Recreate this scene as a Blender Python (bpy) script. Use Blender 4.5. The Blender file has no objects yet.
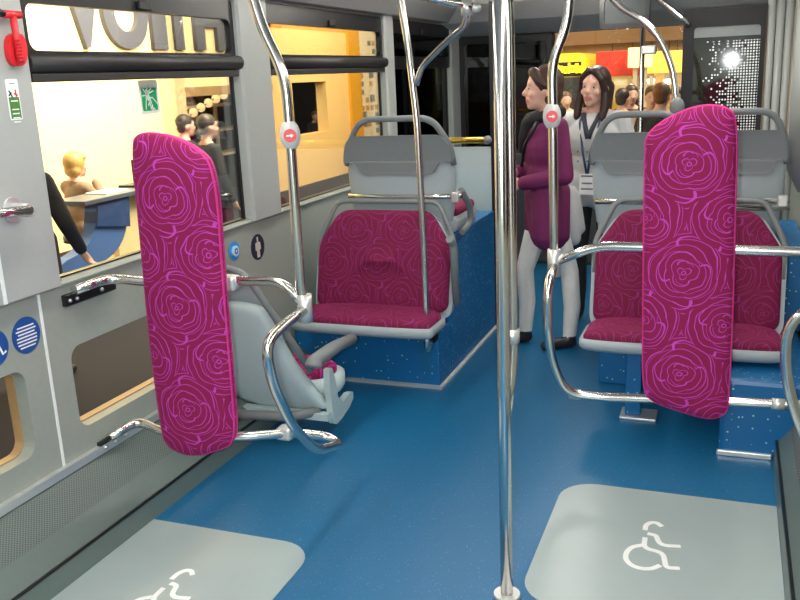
import bpy, bmesh, math, random
from mathutils import Vector, Matrix
from mathutils.geometry import tessellate_polygon
random.seed(7)
SC = bpy.context.scene
COL = SC.collection

# ------------------------------------------------------------------ camera
F, YAW, PIT, ROL = 861.07, .37244, .2536, -.04461
CAM = Vector((0, 0, 1.55))
fw = Vector((-math.sin(YAW)*math.cos(PIT), math.cos(YAW)*math.cos(PIT), -math.sin(PIT)))
rt = Vector((math.cos(YAW), math.sin(YAW), 0)); up = rt.cross(fw)
RT = math.cos(ROL)*rt + math.sin(ROL)*up
UP = -math.sin(ROL)*rt + math.cos(ROL)*up
cd = bpy.data.cameras.new('camera'); cam = bpy.data.objects.new('camera', cd); COL.objects.link(cam)
cd.sensor_width = 36; cd.lens = F/800*36; cd.clip_start = .02
cam.matrix_world = Matrix(((RT.x, UP.x, -fw.x, CAM.x), (RT.y, UP.y, -fw.y, CAM.y), (RT.z, UP.z, -fw.z, CAM.z), (0, 0, 0, 1)))
SC.camera = cam

def PX(px, py, x=None, y=None, z=None):
    d = RT*((px-400)/F) - UP*((py-300)/F) + fw
    if x is not None: t = (x-CAM.x)/d.x
    elif y is not None: t = (y-CAM.y)/d.y
    else: t = (z-CAM.z)/d.z
    return CAM + d*t

# ------------------------------------------------------------------ world, lights, exposure
SC.view_settings.view_transform = 'Standard'
SC.view_settings.look = 'None'
SC.view_settings.exposure = 0.5
SC.view_settings.gamma = 1.0
SC.view_settings.use_curve_mapping = False
W = bpy.data.worlds.new('hall_air'); SC.world = W; W.use_nodes = True
W.node_tree.nodes['Background'].inputs[0].default_value = (.62, .60, .55, 1)
W.node_tree.nodes['Background'].inputs[1].default_value = .55

def light(name, typ, loc, energy, col=(1, 1, 1), size=.1, size_y=None, target=None, spot=None):
    l = bpy.data.lights.new(name, typ); l.energy = energy; l.color = col
    if typ == 'AREA':
        l.size = size
        if size_y: l.shape = 'RECTANGLE'; l.size_y = size_y
    else: l.shadow_soft_size = size
    if spot: l.spot_size = spot; l.spot_blend = .5
    o = bpy.data.objects.new(name, l); COL.objects.link(o); o.location = loc
    if target is not None:
        o.rotation_euler = (Vector(target)-Vector(loc)).to_track_quat('-Z', 'Y').to_euler()
    return o
# the camera's own flash, just left of the lens
light('camera_flash', 'POINT', CAM - RT*.07 + UP*.02, 88, (.95, .98, 1), .018)
# hall spotlights that wash the show stands outside the windows
light('booth_spotlight', 'AREA', (-4.1, 7.4, 3.7), 480, (1, .90, .66), .9, 3.0, target=(-6.6, 7.9, 1.2))
light('booth_spotlight', 'AREA', (-4.3, 13.2, 3.8), 230, (1, .88, .64), .9, 3.5, target=(-6.6, 13.5, .9))
light('hall_spotlight', 'AREA', (.5, 11.5, 5.2), 430, (1, .86, .66), 1.2, 3.0, target=(-.9, 15.2, 1.2))
light('hall_spotlight', 'AREA', (-7.6, 11.3, 3.6), 60, (1, .9, .75), .8, .8, target=(-8.2, 12.0, .8))

# ------------------------------------------------------------------ materials
def lin(c):
    return tuple(((v/255)/12.92 if v/255 <= .04045 else ((v/255+.055)/1.055)**2.4) for v in c)
MATS = {}
class NT:
    def __init__(s, name):
        s.m = bpy.data.materials.new(name); s.m.use_nodes = True; s.t = s.m.node_tree
        s.b = s.t.nodes['Principled BSDF']; s.out = s.t.nodes['Material Output']
    def n(s, typ, **kw):
        q = s.t.nodes.new(typ)
        for k, v in kw.items(): setattr(q, k, v)
        return q
    def l(s, a, b): s.t.links.new(a, b)
    def m2(s, op, a, b=None, c=None):
        q = s.n('ShaderNodeMath', operation=op)
        for i, v in enumerate((a, b, c)):
            if v is None: continue
            if isinstance(v, (int, float)): q.inputs[i].default_value = v
            else: s.l(v, q.inputs[i])
        return q.outputs[0]
    def mix(s, fac, a, b):
        q = s.n('ShaderNodeMix', data_type='RGBA')
        for i, v in ((0, fac), (6, a), (7, b)):
            if isinstance(v, (int, float)): q.inputs[i].default_value = v
            elif isinstance(v, tuple): q.inputs[i].default_value = (*v[:3], 1)
            else: s.l(v, q.inputs[i])
        return q.outputs[2]
    def noise(s, scale, detail=2):
        tc = s.n('ShaderNodeTexCoord'); q = s.n('ShaderNodeTexNoise'); q.inputs['Scale'].default_value = scale
        q.inputs['Detail'].default_value = detail; s.l(tc.outputs['Object'], q.inputs['Vector']); return q.outputs[0]

def mat(name, col, rough=.5, metal=0, var=.08, scale=40, bump=0, coat=0, emit=0, spec=None):
    if name in MATS: return MATS[name]
    c = lin(col); w = NT(name)
    f = w.noise(scale)
    w.l(w.mix(f, tuple(v*(1-var) for v in c), tuple(min(1, v*(1+var)) for v in c)), w.b.inputs['Base Color'])
    w.b.inputs['Roughness'].default_value = rough; w.b.inputs['Metallic'].default_value = metal
    if spec is not None: w.b.inputs['Specular IOR Level'].default_value = spec
    if coat: w.b.inputs['Coat Weight'].default_value = coat; w.b.inputs['Coat Roughness'].default_value = .08
    if emit:
        w.b.inputs['Emission Color'].default_value = (*c, 1); w.b.inputs['Emission Strength'].default_value = emit
    if bump:
        q = w.n('ShaderNodeBump'); q.inputs['Strength'].default_value = bump; q.inputs['Distance'].default_value = .002
        w.l(f, q.inputs['Height']); w.l(q.outputs[0], w.b.inputs['Normal'])
    MATS[name] = w.m; return w.m

def glass(name, tint=(1, 1, 1), refl=.07, rough=.01):
    w = NT(name); w.t.nodes.remove(w.b)
    tr = w.n('ShaderNodeBsdfTransparent'); tr.inputs[0].default_value = (*tint, 1)
    gl = w.n('ShaderNodeBsdfGlossy'); gl.inputs['Roughness'].default_value = rough
    lw = w.n('ShaderNodeLayerWeight'); lw.inputs[0].default_value = .18
    fac = w.m2('ADD', w.m2('MULTIPLY', lw.outputs['Fresnel'], .55), refl*.5)
    mx = w.n('ShaderNodeMixShader'); w.l(fac, mx.inputs[0]); w.l(tr.outputs[0], mx.inputs[1]); w.l(gl.outputs[0], mx.inputs[2])
    w.l(mx.outputs[0], w.out.inputs[0]); MATS[name] = w.m; return w.m

def rose_fabric(name, base, line, a=.285, b=.385):
    w = NT(name); uv = w.n('ShaderNodeUVMap'); uv.uv_map = 'UVMap'
    nz = w.n('ShaderNodeTexNoise'); nz.inputs['Scale'].default_value = 14; nz.inputs['Detail'].default_value = 1
    w.l(uv.outputs[0], nz.inputs['Vector'])
    off = w.n('ShaderNodeVectorMath', operation='MULTIPLY_ADD')
    w.l(nz.outputs['Color'], off.inputs[0]); off.inputs[1].default_value = (.022, .022, 0); w.l(uv.outputs[0], off.inputs[2])
    sp = w.n('ShaderNodeSeparateXYZ'); w.l(off.outputs[0], sp.inputs[0])
    rs, ls = [], []
    for o in (0., .5):
        du = w.m2('MULTIPLY', w.m2('SUBTRACT', w.m2('FRACT', w.m2('ADD', w.m2('DIVIDE', sp.outputs[0], a), .5+o)), .5), a)
        dv = w.m2('MULTIPLY', w.m2('SUBTRACT', w.m2('FRACT', w.m2('ADD', w.m2('DIVIDE', sp.outputs[1], b), .5+o)), .5), b)
        r = w.m2('SQRT', w.m2('ADD', w.m2('MULTIPLY', du, du), w.m2('MULTIPLY', dv, dv)))
        th = w.m2('ARCTAN2', dv, du)
        # a family of scalloped petals, each ring turned against the one inside it
        def fam(k, n, ph, amp, step, wid, r0=0):
            ring = w.m2('FLOOR', w.m2('DIVIDE', r, step*1.35))
            ang = w.m2('ADD', w.m2('MULTIPLY', th, n), w.m2('ADD', w.m2('MULTIPLY', r, k), ph))
            sc = w.m2('MULTIPLY', w.m2('ABSOLUTE', w.m2('SINE', ang)), amp)
            q = w.m2('FRACT', w.m2('DIVIDE', w.m2('ADD', w.m2('SUBTRACT', r, sc), r0), step))
            d = w.m2('ABSOLUTE', w.m2('SUBTRACT', q, .5))
            return w.m2('LESS_THAN', d, wid/step)
        L = w.m2('MAXIMUM', fam(22, 1.5, .4+o, .013, .025, .0014), w.m2('MULTIPLY', fam(-30, 1.0, 1.2+o, .034, .045, .0014, .012), w.m2('GREATER_THAN', r, .035)))
        L = w.m2('MULTIPLY', L, w.m2('GREATER_THAN', r, .013))
        dot = w.m2('LESS_THAN', w.m2('ABSOLUTE', w.m2('SUBTRACT', r, .0075)), .0018)
        rs.append(r); ls.append(w.m2('MAXIMUM', L, dot))
    near = w.m2('LESS_THAN', rs[0], w.m2('MULTIPLY_ADD', rs[1], .75, .045))
    pat = w.m2('ADD', w.m2('MULTIPLY', near, ls[0]), w.m2('MULTIPLY', w.m2('SUBTRACT', 1, near), ls[1]))
    f = w.n('ShaderNodeTexNoise'); f.inputs['Scale'].default_value = 700; w.l(uv.outputs[0], f.inputs['Vector'])
    bc, lc = lin(base), lin(line)
    cb = w.mix(f.outputs[0], tuple(v*.75 for v in bc), tuple(v*1.25 for v in bc))
    w.l(w.mix(pat, cb, lc), w.b.inputs['Base Color'])
    w.b.inputs['Roughness'].default_value = .85
    w.b.inputs['Sheen Weight'].default_value = .25; w.b.inputs['Sheen Roughness'].default_value = .5
    w.b.inputs['Sheen Tint'].default_value = (*lin((230, 60, 150)), 1)
    bp = w.n('ShaderNodeBump'); bp.inputs['Strength'].default_value = .25; bp.inputs['Distance'].default_value = .001
    w.l(f.outputs[0], bp.inputs['Height']); w.l(bp.outputs[0], w.b.inputs['Normal'])
    MATS[name] = w.m; return w.m

def speckle(name, base, rough, dens=.06, scale=170, amt=.5):
    w = NT(name); tc = w.n('ShaderNodeTexCoord'); v = w.n('ShaderNodeTexVoronoi'); v.inputs['Scale'].default_value = scale
    w.l(tc.outputs['Object'], v.inputs['Vector'])
    sp = w.n('ShaderNodeSeparateColor'); w.l(v.outputs['Color'], sp.inputs[0])
    b = lin(base); f = w.noise(260)
    c0 = w.mix(f, tuple(x*.8 for x in b), tuple(x*1.2 for x in b))
    msk = w.m2('MULTIPLY', w.m2('LESS_THAN', sp.outputs[0], dens), w.m2('LESS_THAN', v.outputs['Distance'], .3))
    c1 = w.mix(.5, v.outputs['Color'], (.75, .9, 1))
    w.l(w.mix(w.m2('MULTIPLY', msk, amt), c0, c1), w.b.inputs['Base Color'])
    w.b.inputs['Roughness'].default_value = rough
    MATS[name] = w.m; return w.m

def perforated(name, base, hole, step=.012):
    w = NT(name); uv = w.n('ShaderNodeUVMap'); uv.uv_map = 'UVMap'
    sp = w.n('ShaderNodeSeparateXYZ'); w.l(uv.outputs[0], sp.inputs[0]); ms = []
    for o in (0, .5):
        d = [w.m2('SUBTRACT', w.m2('FRACT', w.m2('ADD', w.m2('DIVIDE', sp.outputs[i], step), o)), .5) for i in (0, 1)]
        r = w.m2('SQRT', w.m2('ADD', w.m2('MULTIPLY', d[0], d[0]), w.m2('MULTIPLY', d[1], d[1])))
        ms.append(w.m2('LESS_THAN', r, .22))
    w.l(w.mix(w.m2('MAXIMUM', *ms), lin(base), lin(hole)), w.b.inputs['Base Color'])
    w.b.inputs['Roughness'].default_value = .45
    MATS[name] = w.m; return w.m

M_WALL = mat('grey_moulded_panel', (152, 158, 149), .45, var=.05)
M_PILLAR = mat('pillar_grey', (168, 172, 169), .4, var=.04)
M_SEAM = mat('white_joint', (235, 238, 236), .4)
M_CEIL = mat('ceiling_grey', (168, 166, 164), .6, var=.04)
M_BLACK = mat('black_rubber', (22, 22, 24), .35)
M_BLIND = mat('blind_charcoal', (38, 36, 36), .5)
M_CHROME = mat('polished_steel', (228, 226, 220), .19, 1, var=.03, scale=8)
M_ALU = mat('aluminium', (205, 208, 206), .3, 1, var=.05)
M_ALUW = mat('cast_clamp', (215, 217, 214), .32, .6, var=.05)
M_SHELL = mat('seat_shell_grey', (164, 174, 178), .45, var=.04)
M_SHELLL = mat('seat_shell_pale', (186, 204, 204), .4, var=.04)
M_YOKE = mat('seat_yoke_dark_grey', (116, 122, 124), .55, var=.05)
M_RIM = mat('grab_rim_grey', (124, 130, 130), .45, var=.05)
M_FAB = rose_fabric('rose_moquette', (134, 4, 72), (192, 62, 176))
M_FABS = rose_fabric('rose_moquette_dimmed', (112, 4, 56), (142, 34, 112), .26, .34)  # darker, fainter roses hold the dimmer light on the seat cushions
M_PIPE = mat('pink_piping', (205, 40, 130), .7)
M_FLOOR = speckle('blue_vinyl', (18, 98, 142), .4, .05, 210, .45)
M_POD = speckle('blue_sparkle_vinyl', (16, 100, 156), .38, .09, 75, .8)
M_BAY = mat('grey_vinyl', (158, 172, 172), .35, var=.05, scale=8)
M_WHITE = mat('white_mark', (238, 240, 238), .5)
M_PERF = perforated('perforated_ledge', (104, 116, 112), (62, 70, 68))
M_PERFD = perforated('perforated_dark', (74, 76, 74), (150, 150, 146), .02)
M_LEDGE = mat('ledge_grey_green', (100, 114, 110), .3, var=.06)
M_GLASS = glass('clear_pane', (.97, .99, .98), .05)
M_TINT = glass('dark_tinted_pane', (.10, .12, .12), .10, .02)
M_BLUE = mat('sign_blue', (24, 78, 150), .4)
M_NAVY = mat('sign_navy', (38, 48, 66), .4)
M_CYAN = mat('button_blue', (40, 150, 230), .3)
M_RED = mat('signal_red', (215, 40, 48), .4)
M_GREEN = mat('sticker_green', (40, 160, 104), .4)
M_GREEN2 = mat('notice_green', (70, 130, 50), .4)
M_SKIN = mat('skin', (226, 178, 156), .55, var=.015)
M_TAN = mat('sill_tan', (176, 140, 96), .4)

# ------------------------------------------------------------------ mesh helpers
def me_from(verts, faces, uvs=None, smooth=False):
    me = bpy.data.meshes.new('m'); me.from_pydata([tuple(v) for v in verts], [], faces); me.update()
    if uvs:
        l = me.uv_layers.new(name='UVMap')
        for lp in me.loops: l.data[lp.index].uv = uvs[lp.vertex_index]
    if smooth: me.polygons.foreach_set('use_smooth', [True]*len(me.polygons))
    return me
def bm_me(bm, smooth=False):
    bmesh.ops.recalc_face_normals(bm, faces=bm.faces)
    me = bpy.data.meshes.new('m'); bm.to_mesh(me); bm.free()
    if smooth: me.polygons.foreach_set('use_smooth', [True]*len(me.polygons))
    return me
def fixn(me):
    bm = bmesh.new(); bm.from_mesh(me); bmesh.ops.recalc_face_normals(bm, faces=bm.faces); bm.to_mesh(me); bm.free(); return me

def wpos(o):
    p = Vector((0, 0, 0))
    while o is not None: p += o.location; o = o.parent
    return p
def obj(name, me, m, parent=None, label=None, cat=None, group=None, kind=None):
    if parent is None:
        xs = [v.co for v in me.vertices]
        lo = Vector([min(v[i] for v in xs) for i in range(3)]); hi = Vector([max(v[i] for v in xs) for i in range(3)])
        org = Vector(((lo.x+hi.x)/2, (lo.y+hi.y)/2, lo.z))
    else: org = wpos(parent)
    me.transform(Matrix.Translation(-org)); me.name = name
    for q in (m if isinstance(m, list) else [m]): me.materials.append(q)
    o = bpy.data.objects.new(name, me); COL.objects.link(o)
    if parent is None: o.location = org
    else: o.parent = parent
    tag(o, label, cat, group, kind); return o
def tag(o, label=None, cat=None, group=None, kind=None):
    for k, v in (('label', label), ('category', cat), ('group', group), ('kind', kind)):
        if v: o[k] = v
    return o
def thing(name, label, cat, loc, group=None, kind=None):
    o = bpy.data.objects.new(name, None); COL.objects.link(o); o.location = loc; o.empty_display_size = .05
    return tag(o, label, cat, group, kind)
def struct(name, loc=(0, 0, 0), label=None):
    return thing(name, label, None, loc, None, 'structure')

def join(*mes):
    bm = bmesh.new()
    for m in mes: bm.from_mesh(m)
    me = bpy.data.meshes.new('m'); bm.to_mesh(me); bm.free(); return me
def box(x0, x1, y0, y1, z0, z1, bev=0, seg=2):
    bm = bmesh.new(); bmesh.ops.create_cube(bm, size=1)
    bmesh.ops.transform(bm, matrix=Matrix.Translation(((x0+x1)/2, (y0+y1)/2, (z0+z1)/2)) @ Matrix.Diagonal((abs(x1-x0), abs(y1-y0), abs(z1-z0), 1)), verts=bm.verts)
    if bev: bmesh.ops.bevel(bm, geom=bm.edges[:], offset=bev, segments=seg, affect='EDGES', profile=.5)
    return bm_me(bm)
def fillet(pts, bend, seg=6, closed=False):
    pts = [Vector(p) for p in pts]
    if bend <= 0: return pts
    out = []; n = len(pts)
    for i, p in enumerate(pts):
        if not closed and i in (0, n-1): out.append(p); continue
        a = pts[i-1]-p; b = pts[(i+1) % n]-p
        d = min(bend, a.length*.48, b.length*.48); A = p+a.normalized()*d; B = p+b.normalized()*d
        for k in range(seg+1):
            t = k/seg; out.append(A*(1-t)**2 + p*2*t*(1-t) + B*t*t)
    return out
def tube(pts, r, bend=.05, n=14, closed=False, cap=True, seg=7):
    P = fillet(pts, bend, seg, closed); N = len(P); vs, fs = [], []
    rr = r if callable(r) else (lambda t: r)
    T = []
    for i in range(N):
        a = P[i-1] if (i > 0 or closed) else P[i]; b = P[(i+1) % N] if (i < N-1 or closed) else P[i]
        T.append((b-a).normalized())
    u = T[0].orthogonal().normalized()
    for i in range(N):
        u = (u - T[i]*u.dot(T[i])).normalized(); v = T[i].cross(u)
        for k in range(n):
            a = 2*math.pi*k/n; vs.append(P[i] + (u*math.cos(a)+v*math.sin(a))*rr(i/max(1, N-1)))
    for i in range(N if closed else N-1):
        j = (i+1) % N
        for k in range(n): fs.append((i*n+k, i*n+(k+1) % n, j*n+(k+1) % n, j*n+k))
    if cap and not closed: fs += [tuple(range(n))[::-1], tuple((N-1)*n+k for k in range(n))]
    me = me_from(vs, fs); me.polygons.foreach_set('use_smooth', [len(p.vertices) == 4 for p in me.polygons]); return fixn(me)
def ball(c, rx, ry=None, rz=None, u=16, v=10):
    bm = bmesh.new(); bmesh.ops.create_uvsphere(bm, u_segments=u, v_segments=v, radius=1)
    bmesh.ops.transform(bm, matrix=Matrix.Translation(c) @ Matrix.Diagonal((rx, ry or rx, rz or rx, 1)), verts=bm.verts)
    return bm_me(bm, True)
def rrect(x0, x1, y0, y1, r, seg=6):
    out = []
    for cx, cy, a0 in ((x1-r, y1-r, 0), (x0+r, y1-r, 90), (x0+r, y0+r, 180), (x1-r, y0+r, 270)):
        for k in range(seg+1):
            a = math.radians(a0+90*k/seg); out.append((cx+r*math.cos(a), cy+r*math.sin(a)))
    return out
def circ(cx, cy, r, n=28, ry=None):
    return [(cx+r*math.cos(2*math.pi*k/n), cy+(ry or r)*math.sin(2*math.pi*k/n)) for k in range(n)]
def plate(outer, holes, thick, mp, uv=False):
    """flat plate with holes, mp(u, v, n) -> world, n from 0 to thick"""
    loops = [outer]+list(holes); tri = tessellate_polygon([[Vector((p[0], p[1], 0)) for p in L] for L in loops])
    flat = [p for L in loops for p in L]; n = len(flat)
    vs = [mp(u, v, thick) for u, v in flat] + [mp(u, v, 0) for u, v in flat]
    fs = [tuple(t) for t in tri] + [tuple(i+n for i in t[::-1]) for t in tri]
    b = 0
    for L in loops:
        for k in range(len(L)):
            a, c = b+k, b+(k+1) % len(L); fs.append((a, c, c+n, a+n))
        b += len(L)
    return fixn(me_from(vs, fs, uvs=[p for p in flat+flat] if uv else None))
def pad(outline, thick, mp, bulge=.35, rim=.03, back=True):
    """padded cushion over an outline, UV in metres"""
    us = [p[0] for p in outline]; vs_ = [p[1] for p in outline]
    cx, cy = (min(us)+max(us))/2, (min(vs_)+max(vs_))/2; hw, hh = (max(us)-min(us))/2, (max(vs_)-min(vs_))/2
    V, UV, Fc = [], [], []; n = len(outline)
    L = [(0, 0), (0, .45), (.25*rim, .66), (.6*rim, .78), (rim, .86), (rim+.35*(hw-rim), .93+.0*bulge), (rim+.7*(hw-rim), .985), (.94*hw, 1.)]
    for d, t in L:
        for u, v in outline:
            q = (cx+(u-cx)*(1-d/hw), cy+(v-cy)*(1-d/max(hh, d*1.02)) if hh < hw else cy+(v-cy)*(1-d/hh))
            V.append(mp(q[0], q[1], t*thick)); UV.append((q[0]-cx, q[1]-cy))
    for i in range(len(L)-1):
        for k in range(n): Fc.append((i*n+k, i*n+(k+1) % n, (i+1)*n+(k+1) % n, (i+1)*n+k))
    Fc.append(tuple((len(L)-1)*n+k for k in range(n)))
    if back: Fc.append(tuple(range(n))[::-1])
    return fixn(me_from(V, Fc, UV, True))
def smooth_loop(pts, it=2):
    for _ in range(it):
        out = []
        for i, p in enumerate(pts):
            q = pts[(i+1) % len(pts)]
            out += [(p[0]*.75+q[0]*.25, p[1]*.75+q[1]*.25), (p[0]*.25+q[0]*.75, p[1]*.25+q[1]*.75)]
        pts = out
    return pts
def fil2(pts, r, seg=5): return [(p.x, p.y) for p in fillet([Vector((a, b, 0)) for a, b in pts], r, seg, True)]
def grid_sheet(P, Q, uv_len=True):
    """strip between two polylines with UVs in metres"""
    vs, fs, uv = [], [], []; s = 0
    for i, (a, b) in enumerate(zip(P, Q)):
        a, b = Vector(a), Vector(b)
        if i: s += (a-Vector(P[i-1])).length
        vs += [a, b]; uv += [(0, s), ((b-a).length, s)]
    for i in range(len(P)-1): fs.append((2*i, 2*i+1, 2*i+3, 2*i+2))
    return me_from(vs, fs, uv)
def text_mesh(s, size, depth, mp, bold=0, align='CENTER'):
    c = bpy.data.curves.new('t', 'FONT'); c.body = s; c.size = size; c.extrude = depth/2; c.offset = bold; c.align_x = align; c.align_y = 'CENTER'
    o = bpy.data.objects.new('t', c); COL.objects.link(o); dg = bpy.context.evaluated_depsgraph_get()
    me = bpy.data.meshes.new_from_object(o.evaluated_get(dg)); bpy.data.objects.remove(o); bpy.data.curves.remove(c)
    for v in me.vertices: v.co = mp(v.co.x, v.co.y, v.co.z+depth/2)
    return fixn(me)
def strokes(lines, w, mp, thick=.0015):
    """flat printed strokes with round ends"""
    ms = []
    for L in lines:
        P = [Vector((p[0], p[1], 0)) for p in L]
        t = tube(P, w/2, bend=0, n=8)
        for v in t.vertices: v.co.z = 0
        for k, p in enumerate(P):
            pass
        # a clean ribbon instead of the round tube
        vs, fs = [], []
        for i, p in enumerate(P):
            a = P[max(0, i-1)]; b = P[min(len(P)-1, i+1)]; d = (b-a).normalized(); nrm = Vector((-d.y, d.x, 0))*w/2
            ext = -d*w*.3 if i == 0 else (d*w*.3 if i == len(P)-1 else Vector())
            vs += [p+nrm+ext, p-nrm+ext]
        n = len(vs); top = [mp(v.x, v.y, thick) for v in vs]; bot = [mp(v.x, v.y, 0) for v in vs]
        for i in range(len(P)-1):
            j = 2*i; fs.append((j, j+1, j+3, j+2)); fs.append((n+j+2, n+j+3, n+j+1, n+j))
            fs.append((j, j+2, n+j+2, n+j)); fs.append((j+3, j+1, n+j+1, n+j+3))
        fs.append((1, 0, n, n+1)); fs.append((n-2, n-1, 2*n-1, 2*n-2))
        ms.append(fixn(me_from(top+bot, fs)))
    return join(*ms)
def arc(cx, cy, r, a0, a1, n=16):
    return [(cx+r*math.cos(math.radians(a0+(a1-a0)*k/n)), cy+r*math.sin(math.radians(a0+(a1-a0)*k/n))) for k in range(n+1)]

WL, WR = -2.17, .345
YB, YF = -1.6, 7.2
onL = lambda y, z, n: (WL+n, y, z)          # plane of the left wall, n into the bus
SILL = .905

# ------------------------------------------------------------------ floor
fl = obj('floor', box(WL-.05, WR+.05, YB, YF, -.06, 0), M_FLOOR, kind='structure', label='blue speckled vinyl bus floor')
onF = lambda x, y, n: (x, y, n)
BAYS = ((-.545, .211, 2.25, 3.075), (-1.939, -1.262, 1.53, 2.355))
def sym(dx, dy):
    o = [(653, 527)]
    pt = lambda a, b: tuple(PX(a, b, z=0)[:2])
    L = [[pt(a, b) for a, b in S] for S in (
        [(645, 530), (646, 525.5), (651, 523), (657, 523.5), (661, 526.5)],
        [(649, 534.5), (656, 536), (660, 546), (679, 547)],
        [(645, 539), (643.5, 549), (663, 553), (666, 568.5), (678, 569)],
        [(641, 546), (632, 547.5), (626, 553), (625.5, 560), (631, 566), (641, 569.5), (652, 569.5), (659, 566.5)])]
    out = []
    for S in L:
        s3 = fillet([Vector((x, y, 0)) for x, y in S], .035, 4)
        out.append([(p.x+dx, p.y+dy) for p in s3])
    return out
h0 = PX(653, 524, z=0); h1 = PX(187, 572, z=0)
for (x0, x1, y0, y1), d in zip(BAYS, ((0, 0), (h1.x-h0.x, h1.y-h0.y))):
    bay = obj('wheelchair_bay', plate([(x1, y0), (x1, y1)] + [(x0+.13-.13*math.sin(math.radians(k*11.25)), y1-.13+.13*math.cos(math.radians(k*11.25))) for k in range(9)] + [(x0+.13-.13*math.cos(math.radians(k*11.25)), y0+.13-.13*math.sin(math.radians(k*11.25))) for k in range(9)] if x0 > -1 else
        [(x0, y0), (x1-.13, y0)] + [(x1-.13+.13*math.sin(math.radians(k*11.25)), y0+.13-.13*math.cos(math.radians(k*11.25))) for k in range(1, 9)]
        + [(x1-.13+.13*math.cos(math.radians(k*11.25)), y1-.13+.13*math.sin(math.radians(k*11.25))) for k in range(9)] + [(x0, y1)], [], .002, onF), M_BAY, fl,
        label='pale grey rounded floor inlay with white wheelchair symbol')
    obj('wheelchair_symbol', strokes(sym(*d), .017, lambda x, y, n: (x, y, .002+n)), M_WHITE, bay)

# ------------------------------------------------------------------ left wall
wl = struct('wall_left', (WL, 2.8, 0), 'grey moulded side wall of the bus with pillars and low windows')
LOWWIN = [(1.2, 2.085, .355, .665), (2.305, 3.5, .355, .665)]
lp = [(YB, .2), (YF, .2), (YF, SILL), (YB, SILL)]
obj('lower_panel', plate(lp, [rrect(a, b, c, d, .05) for a, b, c, d in LOWWIN], .05, lambda y, z, n: onL(y, z, n-.05)), M_WALL, wl)
for a, b, c, d in LOWWIN:
    # deep tan reveal of the low window
    obj('reveal', plate(rrect(a-.004, b+.004, c-.004, d+.004, .05), [rrect(a+.004, b-.004, c+.004, d-.004, .046)], .035, lambda y, z, n: onL(y, z, n-.085)), M_TAN, wl)
for y in (2.195, 4.02, 6.1):
    obj('joint_strip', box(WL-.002, WL+.004, y-.005, y+.005, .24, SILL), M_SEAM, wl)
obj('sill', plate([(-.06, SILL-.012), (.012, SILL-.012), (.016, SILL-.002), (.008, SILL+.008), (-.06, SILL+.012)], [], YF-YB, lambda u, z, n: (WL+u, YB+n, z)), M_WALL, wl)
for (y0, y1, pr) in ((1.90, 2.285, .035), (3.60, 3.885, .03), (5.43, 5.585, .03), (6.88, 7.2, .02), (.2, .5, .03)):
    obj('pillar', plate([(-.035, y0), (pr-.012, y0), (pr, y0+.014), (pr, y1-.014), (pr-.012, y1), (-.035, y1)], [], 1.98-SILL, lambda u, y, n: (WL+u, y, SILL+n)), M_PILLAR, wl)
obj('top_rail', box(WL-.1, WL, YB, YF, 1.93, 2.15), M_CEIL, wl)
obj('pillar_edge', box(WL+.03, WL+.04, 2.015, 2.027, SILL, 1.95), M_SEAM, wl)

def side_window(name, y0, y1, parent=None, tint=False, blind=True):
    w = struct(name, (WL-.05, (y0+y1)/2, SILL), 'side window of the bus with a black framed hopper vent')
    g = M_TINT if tint else M_GLASS
    obj('pane', box(WL-.032, WL-.026, y0, y1, SILL-.01, 1.62), g, w)
    obj('lower_seal', box(WL-.04, WL-.018, y0, y1, SILL-.02, SILL+.016), M_BLACK, w)
    for y in (y0+.008, y1-.008): obj('side_seal', box(WL-.034, WL-.020, y-.008, y+.008, SILL, 1.93), M_BLACK, w)
    hop = obj('hopper_frame', plate(rrect(y0+.002, y1-.002, 1.60, 1.925, .03), [rrect(y0+.035, y1-.03, 1.685, 1.835, .035)], .03, lambda y, z, n: onL(y, z, n-.025)), M_BLACK, w)
    obj('hopper_pane', box(WL-.015, WL-.010, y0+.03, y1-.03, 1.67, 1.85), g, hop)
    obj('latch', box(WL+.005, WL+.02, (y0+y1)/2-.04, (y0+y1)/2+.04, 1.842, 1.875, .004), M_BLACK, hop)
    if blind:
        b = obj('roller_blind_cassette', tube([(WL+.012, y0-.004, 1.645), (WL+.012, y1+.004, 1.645)], .031, 0, 18), M_BLIND, w)
        obj('pull_bar', box(WL-.01, WL+.02, y0+.01, y1-.01, 1.583, 1.612, .004), M_BLIND, b)
    return w
side_window('window_1', 2.285, 3.60)
side_window('window_2', 3.885, 5.43)
side_window('window_3', 5.585, 6.88, tint=True, blind=False)
side_window('window_4', .5, 1.90, tint=True)

# perforated heater ledge along the foot of the wall
def ledge(name, x0, x1, xw, sgn, mperf, label):
    t = thing(name, label, None, ((x0+xw)/2, 2.8, 0), None, 'structure')
    zt, zl = .235, .075
    obj('kick_plate', plate([(x0, 0), (x0+sgn*.012, zl), (xw, zl), (xw, 0)], [], 3.9-YB-.02, lambda u, z, n: (u, YB+n, z)), M_LEDGE, t)
    P = [(x0+sgn*.014, YB, zl+.001), (x0+sgn*.014, 3.88, zl+.001)]
    Q = [(xw, YB, zt), (xw, 3.88, zt)]
    d = Vector(Q[0])-Vector(P[0]); nrm = Vector((-sgn*abs(d.z), 0, abs(d.x))).normalized()*.004
    # plain border strips and one perforated field
    def strip(a, b, m, nm, lift):
        A = [Vector(p)+d*a+nrm*lift for p in P]; B = [Vector(p)+d*b+nrm*lift for p in P]
        obj(nm, grid_sheet(A, B), m, t)
    strip(0, 1, M_LEDGE, 'ledge_plate', .2)
    strip(.38, .90, mperf, 'perforated_grille', .6)
    obj('ledge_bead', tube([Vector(P[0])+nrm, Vector(P[1])+nrm], .0065, 0, 8), M_BLACK, t)
    obj('wall_bead', box(xw-sgn*.022, xw, YB, 3.88, zt-.004, zt+.026), M_ALUW, t)
    return t
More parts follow.
